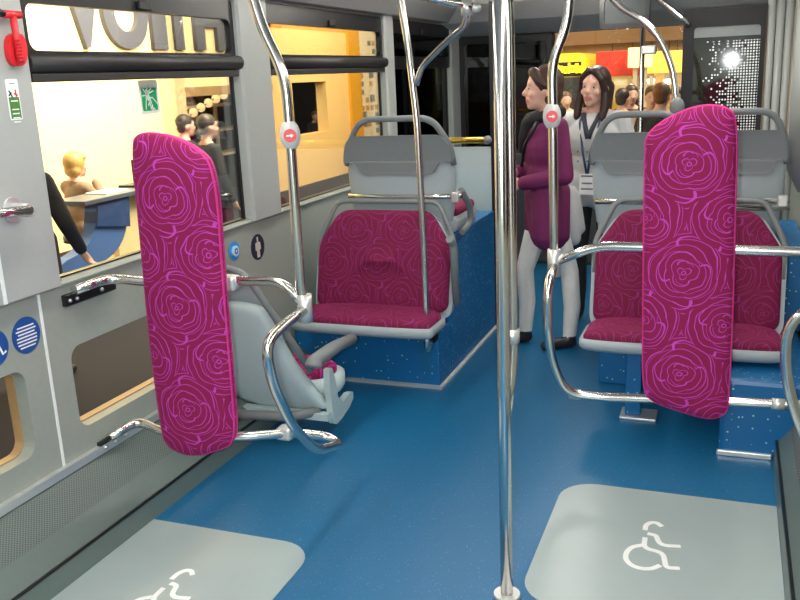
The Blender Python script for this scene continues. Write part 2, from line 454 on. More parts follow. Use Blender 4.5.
ledge('trim_1', -1.94, None, WL, -1, M_PERF, 'grey green perforated heater ledge along the left wall')
ledge('trim_2', .212, None, WR, 1, M_PERFD, 'dark perforated heater ledge along the right wall')

# ------------------------------------------------------------------ ceiling, right wall, front, back
ce = struct('ceiling', (-.9, 2.8, 2.1), 'pale grey bus ceiling with sloping coves')
obj('ceiling_panel', box(WL+.38, WR-.3, YB, YF, 2.16, 2.2), M_CEIL, ce)
obj('cove', plate([(WL-.06, 1.935), (WL+.07, 1.94), (WL+.40, 2.165), (WL+.40, 2.2), (WL-.06, 2.0)], [], YF-YB, lambda x, z, n: (x, YB+n, z)), M_CEIL, ce)
obj('cove', plate([(WR+.06, 1.935), (WR-.02, 1.94), (WR-.32, 2.165), (WR-.32, 2.2), (WR+.06, 2.0)], [], YF-YB, lambda x, z, n: (x, YB+n, z)), M_CEIL, ce)
M_LAMP = mat('lamp_diffuser', (255, 250, 240), .5, emit=13.5)
for (x, y0, y1, lab) in ((-1.62, -1.2, 1.1, 'ceiling light strip behind the viewer on the left'), (-1.62, 1.5, 3.5, 'ceiling light strip over the left wheelchair bay'), (-.12, -1.2, 1.1, 'ceiling light strip behind the viewer on the right'), (-.12, 1.5, 3.5, 'ceiling light strip over the right wheelchair bay'), (-.85, 5.0, 6.2, 'ceiling light strip over the front gangway'), (-1.62, 3.8, 5.6, 'added ceiling light strip brightening the left podium'), (-.12, 3.8, 5.5, 'added ceiling light strip brightening the right seats')):  # last two strips are added to brighten the forward part
    t = thing('ceiling_light', lab, 'light', (x, (y0+y1)/2, 2.16), 'ceiling light strips')
    obj('housing', plate(rrect(x-.09, x+.09, y0, y1, .03), [rrect(x-.07, x+.07, y0+.02, y1-.02, .02)], .03, lambda u, v, n: (u, v, 2.16-n)), M_WHITE, t)
    obj('diffuser', box(x-.07, x+.07, y0+.02, y1-.02, 2.135, 2.158), M_LAMP, t)

t = thing('added_dome_lamp', 'added unseen dome lamp brightening the header over the front gangway', 'light', (-.95, 5.75, 2.16))  # added out of view to light up the front header
obj('base_ring', tube([(-.95, 5.75, 2.16), (-.95, 5.75, 2.135)], .12, 0, 24), M_WHITE, t)
obj('dome', ball((-.95, 5.75, 2.12), .10, .10, .06), mat('dome_glow', (255, 248, 236), .5, emit=55), t)
wr = struct('wall_right', (WR, 2.8, 0), 'grey side wall of the bus right of the seats')
obj('lower_panel', box(WR, WR+.05, YB, YF, 0, SILL), M_WALL, wr)
obj('sill', box(WR-.012, WR+.06, YB, 5.78, SILL-.015, SILL+.012, .005), M_TAN, wr)
for y0, y1 in ((-.2, .1), (1.9, 2.2), (4.0, 4.62)):
    obj('pillar', box(WR-.02, WR+.1, y0, y1, SILL+.01, 2.0, .008), M_PILLAR, wr)
for k in range(9):
    y = 4.64+k*.125
    obj('ribbed_panel', tube([(WR+.02, y+.06, SILL+.005), (WR+.02, y+.06, 1.97)], .058, 0, 10), M_PILLAR, wr)
obj('top_rail', box(WR, WR+.1, YB, YF, 1.93, 2.15), M_CEIL, wr)
wn = struct('window_5', (WR+.05, 3.1, SILL), 'dark side window on the right of the bus')
obj('pane', box(WR+.045, WR+.05, 2.2, 4.0, SILL, 1.94), M_TINT, wn)
wn = struct('window_6', (WR+.05, 1, SILL), 'dark side window behind the viewer on the right')
obj('pane', box(WR+.045, WR+.05, .1, 1.9, SILL, 1.94), M_TINT, wn)
obj('wall_back', box(WL-.05, WR+.05, YB-.06, YB, 0, 2.2), M_WALL, kind='structure', label='grey partition behind the viewer')

wf = struct('wall_front', (-.9, YF, 0), 'front end of the bus with dash and header')
obj('dash', box(WL, WR, YF-.28, YF+.02, 0, .92, .03), mat('dash_dark', (60, 64, 66), .6), wf)
obj('header', plate([(YF+.05, 1.835), (YF-.05, 1.84), (YF-.5, 1.93), (YF-.75, 2.04), (YF-.8, 2.2), (YF+.05, 2.2)], [], WR-WL, lambda y, z, n: (WL+n, y, z)), mat('header_pale', (214, 210, 206), .6), wf)
obj('front_pillar', box(WL, -1.375, YF-.06, YF+.02, .9, 1.84, .01), M_BLACK, wf)
obj('front_pillar', box(WR-.12, WR, YF-.06, YF+.02, .9, 1.84, .01), M_BLACK, wf)
wd = obj('window_7', box(-1.375, WR-.12, YF, YF+.006, .9, 1.84), M_GLASS, kind='structure', label='windscreen of the bus')
# cab partition behind the driver: black frame, glass with a printed fade of white dots
def dotglass():
    w = NT('dotted_glass'); w.t.nodes.remove(w.b); tc = w.n('ShaderNodeTexCoord'); sp = w.n('ShaderNodeSeparateXYZ'); w.l(tc.outputs['Object'], sp.inputs[0])
    st = .0165
    d = [w.m2('SUBTRACT', w.m2('FRACT', w.m2('DIVIDE', sp.outputs[i], st)), .5) for i in (0, 2)]
    r = w.m2('SQRT', w.m2('ADD', w.m2('MULTIPLY', d[0], d[0]), w.m2('MULTIPLY', d[1], d[1])))
    wn_ = w.n('ShaderNodeTexWhiteNoise'); wn_.noise_dimensions = '2D'
    cb = w.n('ShaderNodeCombineXYZ')
    for i, k in ((0, 0), (1, 2)): w.l(w.m2('FLOOR', w.m2('DIVIDE', sp.outputs[k], st)), cb.inputs[i])
    w.l(cb.outputs[0], wn_.inputs['Vector'])
    keep = w.m2('LESS_THAN', wn_.outputs['Value'], w.m2('MULTIPLY_ADD', sp.outputs[0], 3.6, .46))
    low = w.m2('LESS_THAN', sp.outputs[2], .735)
    mask = w.m2('MULTIPLY', w.m2('MULTIPLY', w.m2('LESS_THAN', r, .33), keep), low)
    tr = w.n('ShaderNodeBsdfTransparent'); tr.inputs[0].default_value = (.14, .17, .17, 1)
    gl = w.n('ShaderNodeBsdfGlossy'); gl.inputs['Roughness'].default_value = .035
    m1 = w.n('ShaderNodeMixShader'); m1.inputs[0].default_value = .10; w.l(tr.outputs[0], m1.inputs[1]); w.l(gl.outputs[0], m1.inputs[2])
    df = w.n('ShaderNodeBsdfDiffuse'); df.inputs[0].default_value = (.9, .93, .93, 1)
    m2 = w.n('ShaderNodeMixShader'); w.l(mask, m2.inputs[0]); w.l(m1.outputs[0], m2.inputs[1]); w.l(df.outputs[0], m2.inputs[2])
    w.l(m2.outputs[0], w.out.inputs[0]); return w.m
YP = 5.8
px0, px1 = -.318, .152
cp = thing('cab_partition', 'black framed glass cab partition with white printed dots behind right seats', 'partition', ((px0+px1)/2, YP, 0))
obj('frame', plate([(px0, 0), (px1, 0), (px1, 1.865), (px0, 1.865)], [rrect(px0+.065, px1-.03, .95, 1.76, .02)], .03, lambda x, z, n: (x, YP-n, z)), mat('partition_black', (14, 12, 18), .6), cp)
g = obj('dotted_pane', box(px0+.06, px1-.025, YP-.018, YP-.012, .94, 1.77), dotglass(), cp)
g.data.transform(Matrix.Translation((0, -.0, -.94))); g.location = (0, 0, .94)
obj('top_band', box(px0+.065, px1-.03, YP-.024, YP-.018, 1.70, 1.76), M_RIM, cp)
t = thing('ribbed_filler_panel', 'pale grey ribbed vertical panel beside the cab partition', 'panel', ((px1+WR)/2, YP, 0))
for k in range(4):
    x = px1+.004+k*.049
    obj('rib', tube([(x+.022, YP, .0), (x+.022, YP, 1.96)], .0235, 0, 10), M_PILLAR, t)

# front entrance door on the left (dark glazed leaves)
d1 = struct('door_1', (-1.75, YF-.1, 0), 'dark glazed entrance door leaf')
for k, (x0, x1) in enumerate(((WL+.02, -1.78), (-1.77, -1.385))):
    lf = obj('door_leaf', plate([(x0, .02), (x1, .02), (x1, 1.83), (x0, 1.83)], [rrect(x0+.04, x1-.04, .25, 1.78, .04)], .035, lambda x, z, n: (x, YF-.07-n, z)), M_BLACK, d1)
    obj('door_pane', box(x0+.035, x1-.035, YF-.09, YF-.085, .24, 1.79), M_TINT, lf)
t = thing('driver_monitor', 'black monitor box hanging from the front header', 'monitor', PX(625, 15, y=6.35))
a, b = PX(601, 5, y=6.35), PX(650, 27, y=6.35)
obj('housing', plate(rrect(a.x, b.x, b.z, a.z+.06, .03), [rrect(a.x+.03, b.x-.03, b.z+.035, a.z+.03, .02)], .06, lambda x, z, n: (x, 6.35-n, z)), M_BLACK, t)
obj('screen', box(a.x+.02, b.x-.02, 6.31, 6.32, b.z+.02, a.z+.05), mat('dark_screen', (70, 74, 76), .15), t)
obj('mount', tube([(a.x+.1, 6.33, a.z+.05), (a.x+.1, 6.33, 2.16)], .02, 0, 10), M_BLACK, t)

# ------------------------------------------------------------------ podiums under the seats
POX = -1.335
pd = thing('seat_podium', 'blue sparkly podium carrying the wide seat by the left wall', 'podium', (-1.75, 4.5, 0))
obj('lower_step', box(WL+.02, POX, 3.925, 4.12, .0, .30, .006), M_POD, pd)
obj('upper_step', box(-2.0, POX, 4.12, 5.05, .0, .74, .006), M_POD, pd)
obj('edge_trim', plate([(0, .0), (.016, .0), (.016, .012), (0, .018)], [], 1.12, lambda u, z, n: (POX+u, 3.91+n, z)), M_ALUW, pd)
obj('edge_trim', plate([(0, .0), (.016, .0), (.016, .012), (0, .018)], [], POX-.004-WL, lambda u, z, n: (WL+.02+n, 3.925-u, z)), M_ALUW, pd)
obj('access_flap', box(-1.44, -1.375, 3.915, 3.926, .085, .26, .003), M_FLOOR, pd)

pr = thing('wheel_box', 'blue box on the floor under the right pair of seats', 'box', (.17, 3.9, 0))
obj('body', box(.005, WR-.015, 3.485, 4.9, 0, .325, .02), M_POD, pr)
obj('edge_trim', box(0.0, .206, 3.470, 3.487, 0, .022, .003), M_ALUW, pr)

# ------------------------------------------------------------------ seats
def seat_back_outline(w, h, ch, cw):
    """trapezoid with chamfered top corners, centred on u=0, v from 0 to h"""
    a = w/2
    return [(-a, 0), (-a*1.0, h-ch), (-a+cw, h), (a-cw, h), (a, h-ch), (a, 0)]
def fwd_seat(x0, x1, yf, yb, zs, ztop, label, group, lean=.14, fab=None, armrest=True, name='passenger_seat'):
    """seat that faces the camera (towards -Y)"""
    fab = fab or M_FABS; w = x1-x0; cx = (x0+x1)/2
    t = thing(name, label, 'seat', (cx, yf, zs-.09), group)
    h = ztop-zs; L = math.hypot(h, lean*h/.55); ca = math.atan2(lean, .55)
    bk = lambda u, v, n: (cx+u, yb-n*math.cos(ca)+v*math.sin(ca), zs-.03+v*math.cos(ca)+n*math.sin(ca)*.3)
    # shell: pan with a raised lip and a back plate
    pan = smooth_loop([(-w/2-.012, 0), (-w/2-.012, .06), (-w/2-.012, yb-yf+.04), (w/2+.012, yb-yf+.04), (w/2+.012, .06), (w/2+.012, 0)], 3)
    shell = join(pad(pan, -.075, lambda u, v, n: (cx+u, yf-.012+v, zs-.025+n), rim=.05),
                 plate(fil2(seat_back_outline(w+.03, L+.02, .18, .115), .07), [], .035, lambda u, v, n: bk(u, v-.03, n-.035)))
    obj('shell', shell, M_SHELL, t)
    sc = smooth_loop([(-w/2+.004, 0), (-w/2+.004, .05), (-w/2+.004, yb-yf), (w/2-.004, yb-yf), (w/2-.004, .05), (w/2-.004, 0)], 3)
    obj('seat_cushion', pad(sc, .055, lambda u, v, n: (cx+u, yf+v, zs-.035+n), rim=.045), fab, t)
    bc = fil2(seat_back_outline(w-.008, L-.005, .17, .115), .055, 8)
    obj('back_cushion', pad(bc, .055, lambda u, v, n: bk(u, v+.005, n), rim=.04), fab, t)
    a = w/2+.006
    pts = [bk(s*q, v, -.012) for s, q, v in ((-1, a, L-.30), (-1, a, L-.15), (-1, a-.09, L+.045), (1, a-.09, L+.045), (1, a, L-.15), (1, a, L-.30))]
    obj('grab_rim', tube(pts, .0135, .05, 10), M_RIM, t)
    if armrest:
        y = yb-.03
        obj('armrest', tube([(x1+.035, y+.05, zs+.02), (x1+.035, y+.02, zs+.33), (x1+.03, y-.02, zs+.36)], .02, .05, 10), M_RIM, t)
    return t
def back_shell(x0, x1, y, z0, ztop, label, group):
    """seat facing away: the rear of its shell, dark yoke and loop handle on top"""
    w = x1-x0; cx = (x0+x1)/2; t = thing('bus_seat', label, 'seat', (cx, y, z0), group); H = ztop-z0
    bk = lambda u, v, n: (cx+u, y-n-.06*v/H+.02*(1-(2*u/w)**2)*-1, z0+v)
    a = w/2
    out = smooth_loop([(-a*.86, 0), (-a*.98, H*.35), (-a, H*.62), (-a*.93, H*.79), (-a*.80, H*.84), (a*.80, H*.84), (a*.93, H*.79), (a, H*.62), (a*.98, H*.35), (a*.86, 0)], 2)
    obj('shell', pad(out, .05, bk, rim=.05), M_SHELL, t)
    yk = fil2([(-a*1.0, H*.61), (-a*.995, H*.68), (-a*.93, H*.80), (-a*.80, H*.855), (a*.80, H*.855), (a*.93, H*.80), (a*.995, H*.68), (a*1.0, H*.61), (a*.80, H*.65), (a*.66, H*.53), (-a*.66, H*.53), (-a*.80, H*.65)], .03)
    obj('yoke', plate(yk, [], .022, lambda u, v, n: bk(u, v, n+.046)), M_YOKE, t)
    pts = [bk(s*q, v, .025) for s, q, v in ((-1, a*.99, H*.60), (-1, a*.95, H*.76), (-1, a*.66, H*.99), (1, a*.66, H*.99), (1, a*.95, H*.76), (1, a*.99, H*.60))]
    obj('loop_handle', tube(pts, .016, .07, 10), M_YOKE, t)
    obj('seat_pan', box(x0+.02, x1-.02, y, y+.42, z0-.0, z0+.09, .03), M_SHELL, t)
    obj('seat_cushion', box(x0+.03, x1-.03, y+.05, y+.41, z0+.08, z0+.13, .02), M_FABS, t)
    obj('back_cushion', plate(smooth_loop([(-a*.85, .1), (-a*.9, H*.6), (-a*.7, H*.8), (a*.7, H*.8), (a*.9, H*.6), (a*.85, .1)], 2), [], .05, lambda u, v, n: bk(u, v, -n-.005), uv=True), M_FABS, t)
    return t
# wide seat on the left podium
x0 = PX(319, 270, y=3.99).x; x1 = PX(433, 325, y=3.70).x
ZS = PX(400, 322, y=3.66).z
ZT = PX(385, 206, y=4.02).z
wide = fwd_seat(x0, x1, 3.64, 3.95, ZS, ZT, 'wide purple rose-patterned seat on the blue podium by the left wall', None, name='wide_passenger_seat')
obj('seat_support', box(x0+.1, x1-.1, 3.80, 3.95, ZS-.11, ZS-.07), M_ALUW, wide)
lo = PX(351, 150, y=4.25).x; hi = PX(458, 170, y=4.25).x
ls = back_shell(lo, hi, 4.25, .74, PX(400, 117, y=4.2).z, 'grey back of the raised seat behind the wide purple seat', None)
obj('armrest', tube([PX(462, 232, x=-1.29), PX(471, 222, x=-1.29), PX(470, 206, x=-1.29), PX(461, 190, x=-1.29)], .017, .05, 10), M_YOKE, ls)
# pair of seats on the right
yq = 3.66
xa = PX(579, 335, y=yq).x; xb = PX(787, 345, y=yq).x; xm = (xa+xb)/2
ZR = PX(650, 337, y=yq).z; ZRT = PX(640, 205, y=4.02).z
s1 = fwd_seat(xa+.014, xm-.024, 3.64, 3.95, ZR, ZRT, 'purple rose-patterned seat left of the right backrest board, next to the gangway', 'pair of rear-facing seats', armrest=False)
s2 = fwd_seat(xm+.024, xb-.014, 3.64, 3.95, ZR, ZRT, 'purple rose-patterned seat right of the right backrest board, by the wall', 'pair of rear-facing seats', armrest=False)
a, b = PX(626, 350, y=3.78), PX(640, 392, y=3.78)
ped = thing('seat_pedestal', 'blue pedestal leg under the right pair of seats', 'pedestal', (a.x, 3.8, 0))
obj('column', box(a.x, a.x+.07, 3.78, 3.86, 0.012, ZR-.085, .006), M_POD, ped)
obj('cross_beam', box(xa+.05, -.01, 3.79, 3.85, ZR-.115, ZR-.085, .004), M_ALUW, ped)
obj('foot_plate', box(a.x-.02, a.x+.14, 3.75, 3.88, 0, .012, .003), M_ALUW, ped)
for (p, q, lab) in ((594, 691, 'grey back of the forward seat beside the woman in the grey jacket'), (700, 786, 'grey back of the forward seat in front of the dotted glass partition')):
    back_shell(PX(p, 160, y=4.3).x, PX(q, 160, y=4.3).x, 4.3, .74, PX(660, 112, y=4.24).z, lab, 'pair of raised forward seats')
plinth = thing('forward_seat_plinth', 'blue plinth under the raised forward seats on the right', 'podium', (-.15, 4.55, 0))
obj('body', box(PX(600, 160, y=4.3).x+.02, 0.0, 4.2, 4.9, 0, .735, .008), M_POD, plinth)
obj('side_body', box(.0, WR-.015, 4.2, 4.9, .33, .735, .008), M_POD, plinth)

# tip-up seat seen from behind, low by the left wall
tu = thing('tip_up_seat', 'pale grey tip-up seat seen from behind beside the left backrest board', 'seat', (-1.85, 3.15, .05))
def tb(u, v, n):      # u across (0 wall .. 1 aisle), v up, back leaning to the camera
    return Vector((-2.15+u, 3.24-.30*v-n, .12+v))
out = smooth_loop([(.0, 0), (.0, .36), (.04, .53), (.30, .53), (.345, .47), (.41, .24), (.52, .06), (.54, 0)], 2)
obj('back_shell', pad(out, .06, tb, rim=.05), M_SHELLL, tu)
obj('loop_handle', tube([tb(.01, .40, .0), tb(.01, .66, .02), tb(.22, .69, .02), tb(.29, .66, .02), tb(.39, .44, .02), tb(.475, .20, .0)], .016, .06, 10), M_RIM, tu)
obj('inner_panel', plate(smooth_loop([(.03, .40), (.03, .66), (.24, .66), (.36, .42)], 1), [], .012, lambda u, v, n: tb(u, v, n-.03)), M_SHELL, tu)
A = PX(314, 362, x=-1.58); B = PX(335, 347, x=-1.58); Cc = PX(352, 339, x=-1.58)
obj('armrest', tube([A+Vector((0, -.01, -.02)), A, B, Cc], lambda t: .036-.009*t, .04, 12), M_RIM, tu)
c = PX(331, 377, x=-1.66)
obj('seat_cushion', pad(smooth_loop([(-.2, 0), (-.2, .20), (.2, .20), (.2, 0)], 3), .06, lambda u, v, n: (-1.86+u*1.1, 3.25+v, .235+n+v*.15), rim=.05), M_FAB, tu)
obj('seat_pan', pad(smooth_loop([(-.24, 0), (-.24, .23), (.24, .23), (.24, 0)], 3), -.11, lambda u, v, n: (-1.86+u*1.1, 3.22+v, .24+n+v*.15), rim=.05), M_SHELLL, tu)
obj('side_bracket', plate(smooth_loop([(3.18, .33), (3.23, .33), (3.27, .13), (3.42, .16), (3.42, .10), (3.24, .055), (3.20, .08)], 1), [], .03, lambda y, z, n: (-1.62+n, y, z)), M_SHELLL, tu)
obj('support_tube', tube([(-2.16, 3.05, .13), (-1.75, 3.1, .13), (-1.66, 3.2, .13)], .022, .05, 10), M_RIM, tu)
obj('under_bar', box(-2.16, -1.60, 3.16, 3.20, .10, .13), M_SHELLL, tu)

# ------------------------------------------------------------------ wheelchair backrest boards
def board(pix, Y, label, shift=(0, 0)):
    P = [PX(a, b, y=Y) for a, b in pix]; pts = [(p.x, p.z) for p in P]
    pts = smooth_loop(pts, 3)
    zlo = min(p[1] for p in pts); xc = sum(p[0] for p in pts)/len(pts)
    t = thing('wheelchair_backrest', label, 'backrest', (xc, Y+.05, zlo), 'wheelchair bay backrests')
    obj('cushion', pad(pts, .055, lambda u, v, n: (u, Y+.03-n, v), rim=.05), M_FAB, t)
    obj('piping', tube([(x, Y+.012, z) for x, z in pts], .0055, 0, 8, closed=True), M_PIPE, t)
    sh = [(xc+(x-xc)*.97, z) for x, z in pts]
    obj('back_panel', plate(sh, [], .018, lambda x, z, n: (x, Y+.048-n, z)), M_PIPE, t)
    return t, xc
YL, YR = 2.46, 3.17
bl, xl = board([(130, 146), (136, 134), (160, 134), (192, 147), (213, 168), (221, 290), (232, 415), (232, 441), (224, 449), (190, 458), (166, 448), (160, 432), (148, 340), (139, 240)], YL,
    'purple rose-patterned backrest board leaning in front of the left windows')
br, xr = board([(645, 150), (647, 134), (668, 118), (700, 105), (728, 107), (737, 121), (735, 200), (732, 320), (728, 398), (727, 413), (712, 421), (680, 412), (651, 402), (643, 390), (643, 320)], YR,
    'purple rose-patterned backrest board in front of the right pair of seats')
for t, xc, Y in ((bl, xl, YL), (br, xr, YR)):
    zz = t.location.z
    for z in (zz+.62, zz+.10):
        obj('mounting_bracket', box(xc-.10, xc+.10, Y+.046, Y+.058, z-.03, z+.03, .004), M_ALUW, t)

# ------------------------------------------------------------------ handrails
R = .0175
def clamp(p, parent, d=(0, 0, 1), r=.026, h=.05, m=None):
    p = Vector(p); d = Vector(d).normalized()
    return obj('clamp', tube([p-d*h, p+d*h], r, 0, 14), m or M_ALUW, parent)
def stop_button(p, parent):
    p = Vector(p); to = (CAM-p); to.z = 0; to.normalize(); side = Vector((to.y, -to.x, 0))
    b = obj('stop_button', ball(p, .034, .034, .05), mat('button_housing', (200, 200, 198), .4), parent, label='pale grey oval stop button housing')
    mp = lambda u, v, n: p + to*(.027+n) + side*u*-1 + Vector((0, 0, v))
    obj('button_face', plate(circ(0, 0, .021, 20), [], .010, mp), M_RED, b, label='round red push button')
    obj('button_mark', join(plate(rrect(-.012, .004, -.0022, .0022, .001), [], .001, lambda u, v, n: mp(u, v, n+.010)), plate([(.002, -.007), (.012, 0), (.002, .007)], [], .001, lambda u, v, n: mp(u, v, n+.010))), M_WHITE, b)
# left frame
XL = -1.33
cl = PX(305, 306, y=2.53)
hl = thing('handrail_frame', 'chrome handrail frame with stop button around the left wheelchair bay', 'handrail', (XL, 2.53, .2), 'wheelchair bay handrail frames')
ptop = [PX(a, b, y=2.53) for a, b in ((301, 292), (292, 165), (285, 75), (262, 28), (251, -8))]
top = ptop[-1]
obj('post', tube([cl]+ptop+[Vector((top.x-.05, top.y, 2.17))], R, .09), M_CHROME, hl)
stop_button(PX(290, 135, y=2.53), hl)
wb = PX(66, 290, x=WL); rb = PX(135, 279, y=2.46)
rail = [Vector((WL+.035, wb.y, wb.z)), Vector((WL+.045, wb.y+.17, wb.z+.005)), PX(150, 282, y=2.535), PX(225, 281, y=2.535), PX(282, 281, y=2.535), cl]
obj('top_rail', tube(rail, R, .06), M_CHROME, hl)
obj('wall_bracket', box(WL, WL+.02, wb.y-.03, wb.y+.24, wb.z-.055, wb.z-.012, .004), M_BLACK, hl)
for k in (0, .03, .14): obj('bolt', ball((WL+.022, wb.y-.012+k*1.2, wb.z-.035), .008, u=8, v=6), M_ALU, hl)
loop = [cl+Vector((0, -.0, -.012)), Vector((XL, 2.37, .79)), Vector((XL, 2.235, .765)), Vector((XL, 2.255, .63)), Vector((XL, 2.36, .44)), Vector((XL, 2.52, .275)), Vector((XL, 2.72, .215)), Vector((XL-.06, 2.735, .235)), Vector((XL-.16, 2.66, .27)), PX(238, 437, y=2.535), PX(160, 432, y=2.51), Vector((WL+.06, 2.55, .30)), Vector((WL+.035, 2.40, .285))]
obj('lower_loop', tube(loop, R, .07), M_CHROME, hl)
obj('wall_bracket', box(WL, WL+.02, 2.37, 2.54, .235, .275, .004), M_BLACK, hl)
for k in range(3): obj('bolt', ball((WL+.024, 2.39+k*.06, .25), .009, u=8, v=6), M_ALU, hl)
obj('clamp', tube([cl+Vector((0, 0, -.055)), cl+Vector((0, 0, .04))], .025, 0, 14), M_ALUW, hl)
pA = PX(226, 281, y=2.535); pB = PX(262, 437, y=2.6)
obj('rail_bracket', box(pA.x-.04, pA.x+.05, pA.y-.03, pA.y+.025, pA.z-.03, pA.z+.022, .012), M_ALUW, hl)
pB = Vector(loop[8])
obj('rail_bracket', box(pB.x-.06, pB.x+.0, pB.y-.04, pB.y+.02, pB.z-.022, pB.z+.026, .01), M_ALUW, hl)
# right frame
XR = -.615
cr = PX(554, 262, y=3.22)
hr = thing('handrail_frame', 'chrome handrail frame with stop button around the right wheelchair bay', 'handrail', (XR, 3.22, .3), 'wheelchair bay handrail frames')
ptop = [PX(a, b, y=3.22) for a, b in ((554, 240), (553, 130), (552, 62), (567, 26), (570, -10))]
obj('post', tube([cr]+ptop+[Vector((ptop[-1].x, 3.22, 2.17))], R, .07), M_CHROME, hr)
stop_button(PX(552, 116, y=3.22), hr)
w0 = PX(800, 252, y=3.22)
obj('top_rail', tube([cr, PX(597, 246, y=3.22), PX(640, 247, y=3.22), PX(740, 250, y=3.22), w0, Vector((WR-.0, 3.22, w0.z))], R, .06), M_CHROME, hr)
obj('lower_loop', tube([cr+Vector((0, 0, -.01)), Vector((XR, 3.08, .775)), Vector((XR, 3.085, .58)), PX(553, 365, y=3.16), PX(566, 393, y=3.2), PX(600, 397, y=3.22), PX(720, 401, y=3.22), PX(776, 404, y=3.22), Vector((WR-.02, 3.22, .345))], R, .07), M_CHROME, hr)
obj('clamp', tube([cr+Vector((0, 0, -.055)), cr+Vector((0, 0, .05))], .025, 0, 14), M_ALUW, hr)
for q in ((575, 394), (778, 404)):
    p = PX(*q, y=3.22); obj('rail_joint', tube([p-Vector((.022, 0, 0)), p+Vector((.022, 0, 0))], .021, 0, 12), M_ALUW, hr)
# wall grab rail on the right
rg = thing('wall_grab_rail', 'curved chrome grab rail at the right edge by the perforated ledge', 'handrail', (.26, 3.1, .2))
XG = .245
pts = [PX(a, b, x=XG) for a, b in ((812, 310), (795, 318), (786, 332), (786, 360), (790, 400), (800, 428))]
y0g = PX(800, 310, y=2.9)
pts = [PX(a, b, y=2.95) for a, b in ((822, 306), (796, 316), (786, 335), (785, 370), (794, 410), (812, 455))]
obj('rail', tube(pts, R, .06), M_CHROME, rg)
obj('wall_bracket', tube([pts[0], Vector((WR, 2.95, pts[0].z))], .016, 0, 10), M_ALUW, rg)
obj('wall_bracket', tube([pts[-1], Vector((WR, 2.95, pts[-1].z))], .016, 0, 10), M_ALUW, rg)
# centre pole with a bowed second tube
cpole = PX(507, 598, z=0)
sp_ = thing('stanchion', 'tall double chrome pole standing in the middle of the blue floor', 'pole', cpole)
a0 = PX(499, -30, y=cpole.y)
obj('pole', tube([cpole, cpole+Vector((0, 0, .9)), Vector((cpole.x+.004, cpole.y, 2.17))], R*1.08, .2), M_CHROME, sp_)
bx_ = [cpole+Vector((.002, .015, .60)), cpole+Vector((.012, .055, .74)), cpole+Vector((.010, .055, 1.70)), cpole+Vector((-.0, .05, 1.86)), cpole+Vector((-.002, .01, 1.95))]
obj('bow_tube', tube(bx_, R*.95, .06), M_CHROME, sp_)
obj('base_flange', tube([cpole, cpole+Vector((0, 0, .018))], .04, 0, 18), M_ALUW, sp_)
clamp(cpole+Vector((.012, .055, .82)), sp_, h=.02, r=.021)
# pole in front of the left podium, with a branch to a ceiling rail
pp = [PX(a, b, y=3.78) for a, b in ((427, 345), (424, 250), (417, 120), (408, 45), (398, -15))]
st = thing('stanchion', 'chrome pole with a curved branch standing beside the wide left seat', 'pole', (pp[0].x, 3.78, .2))
obj('pole', tube([Vector((pp[0].x-.015, 3.91, .285)), Vector((pp[0].x-.005, 3.80, .245))]+pp+[Vector((pp[-1].x-.02, 3.78, 2.17))], R*.9, .06), M_CHROME, st)
obj('foot_boss', tube([Vector((pp[0].x-.015, 3.925, .287)), Vector((pp[0].x-.012, 3.89, .28))], .03, 0, 14), M_BLACK, st)
br_ = [PX(416, 85, y=3.78), PX(422, 66, y=3.78), PX(446, 42, y=3.72), PX(466, 26, y=3.68), PX(467, 8, y=3.66)]
obj('branch', tube(br_, R*.8, .06), M_CHROME, st)
rl = [PX(405, -8, y=3.62), PX(476, 8, y=3.66)]
cr_ = thing('ceiling_rail', 'chrome rail stub under the ceiling above the left podium', 'handrail', rl[1])
obj('rail', tube([Vector((rl[0].x-.2, 3.6, 2.17)), rl[0], rl[1]], R*1.05, .08), M_CHROME, cr_)
p = br_[-1]; obj('joint', tube([p+Vector((0, 0, -.03)), p+Vector((0, 0, .03))], .026, 0, 12), M_ALUW, cr_)
obj('end_cap', ball(rl[1], .022), M_ALUW, cr_)
# curved grab tube over the right forward seats
gt = [PX(a, b, y=4.35) for a, b in ((606, -10), (618, 6), (652, 26), (672, 62), (677, 108), (677, 125))]
gc = thing('curved_grab_pole', 'chrome pole curving down to the forward seats on the right', 'pole', gt[-1])
obj('pole', tube([Vector((gt[0].x-.03, 4.35, 2.17))]+gt, R*.9, .1), M_CHROME, gc)
obj('ball_joint', ball(PX(677, 107, y=4.33), .034, .034, .045), M_RIM, gc)
fp = PX(642, 60, y=6.45)
fs_ = thing('stanchion', 'thin chrome pole by the front gangway left of the dotted glass', 'pole', (fp.x, 6.45, 0))
obj('pole', tube([(fp.x, 6.45, 0), (fp.x, 6.45, 2.1)], R*1.05, 0), M_CHROME, fs_)
p = PX(646, 50, y=6.45); obj('fitting', box(p.x-.03, p.x+.07, 6.41, 6.49, p.z-.03, p.z+.03, .01), M_ALUW, fs_)
g0, g1 = PX(655, -4, y=5.7), PX(685, 21, y=5.7)
cg = thing('ceiling_grab_tube', 'short slanting chrome tube above the cab partition corner', 'handrail', g1)
obj('tube', tube([Vector((g0.x-.1, 5.7, 2.16)), g0, g1, g1+Vector((.02, .06, -.02))], R, .05), M_CHROME, cg)
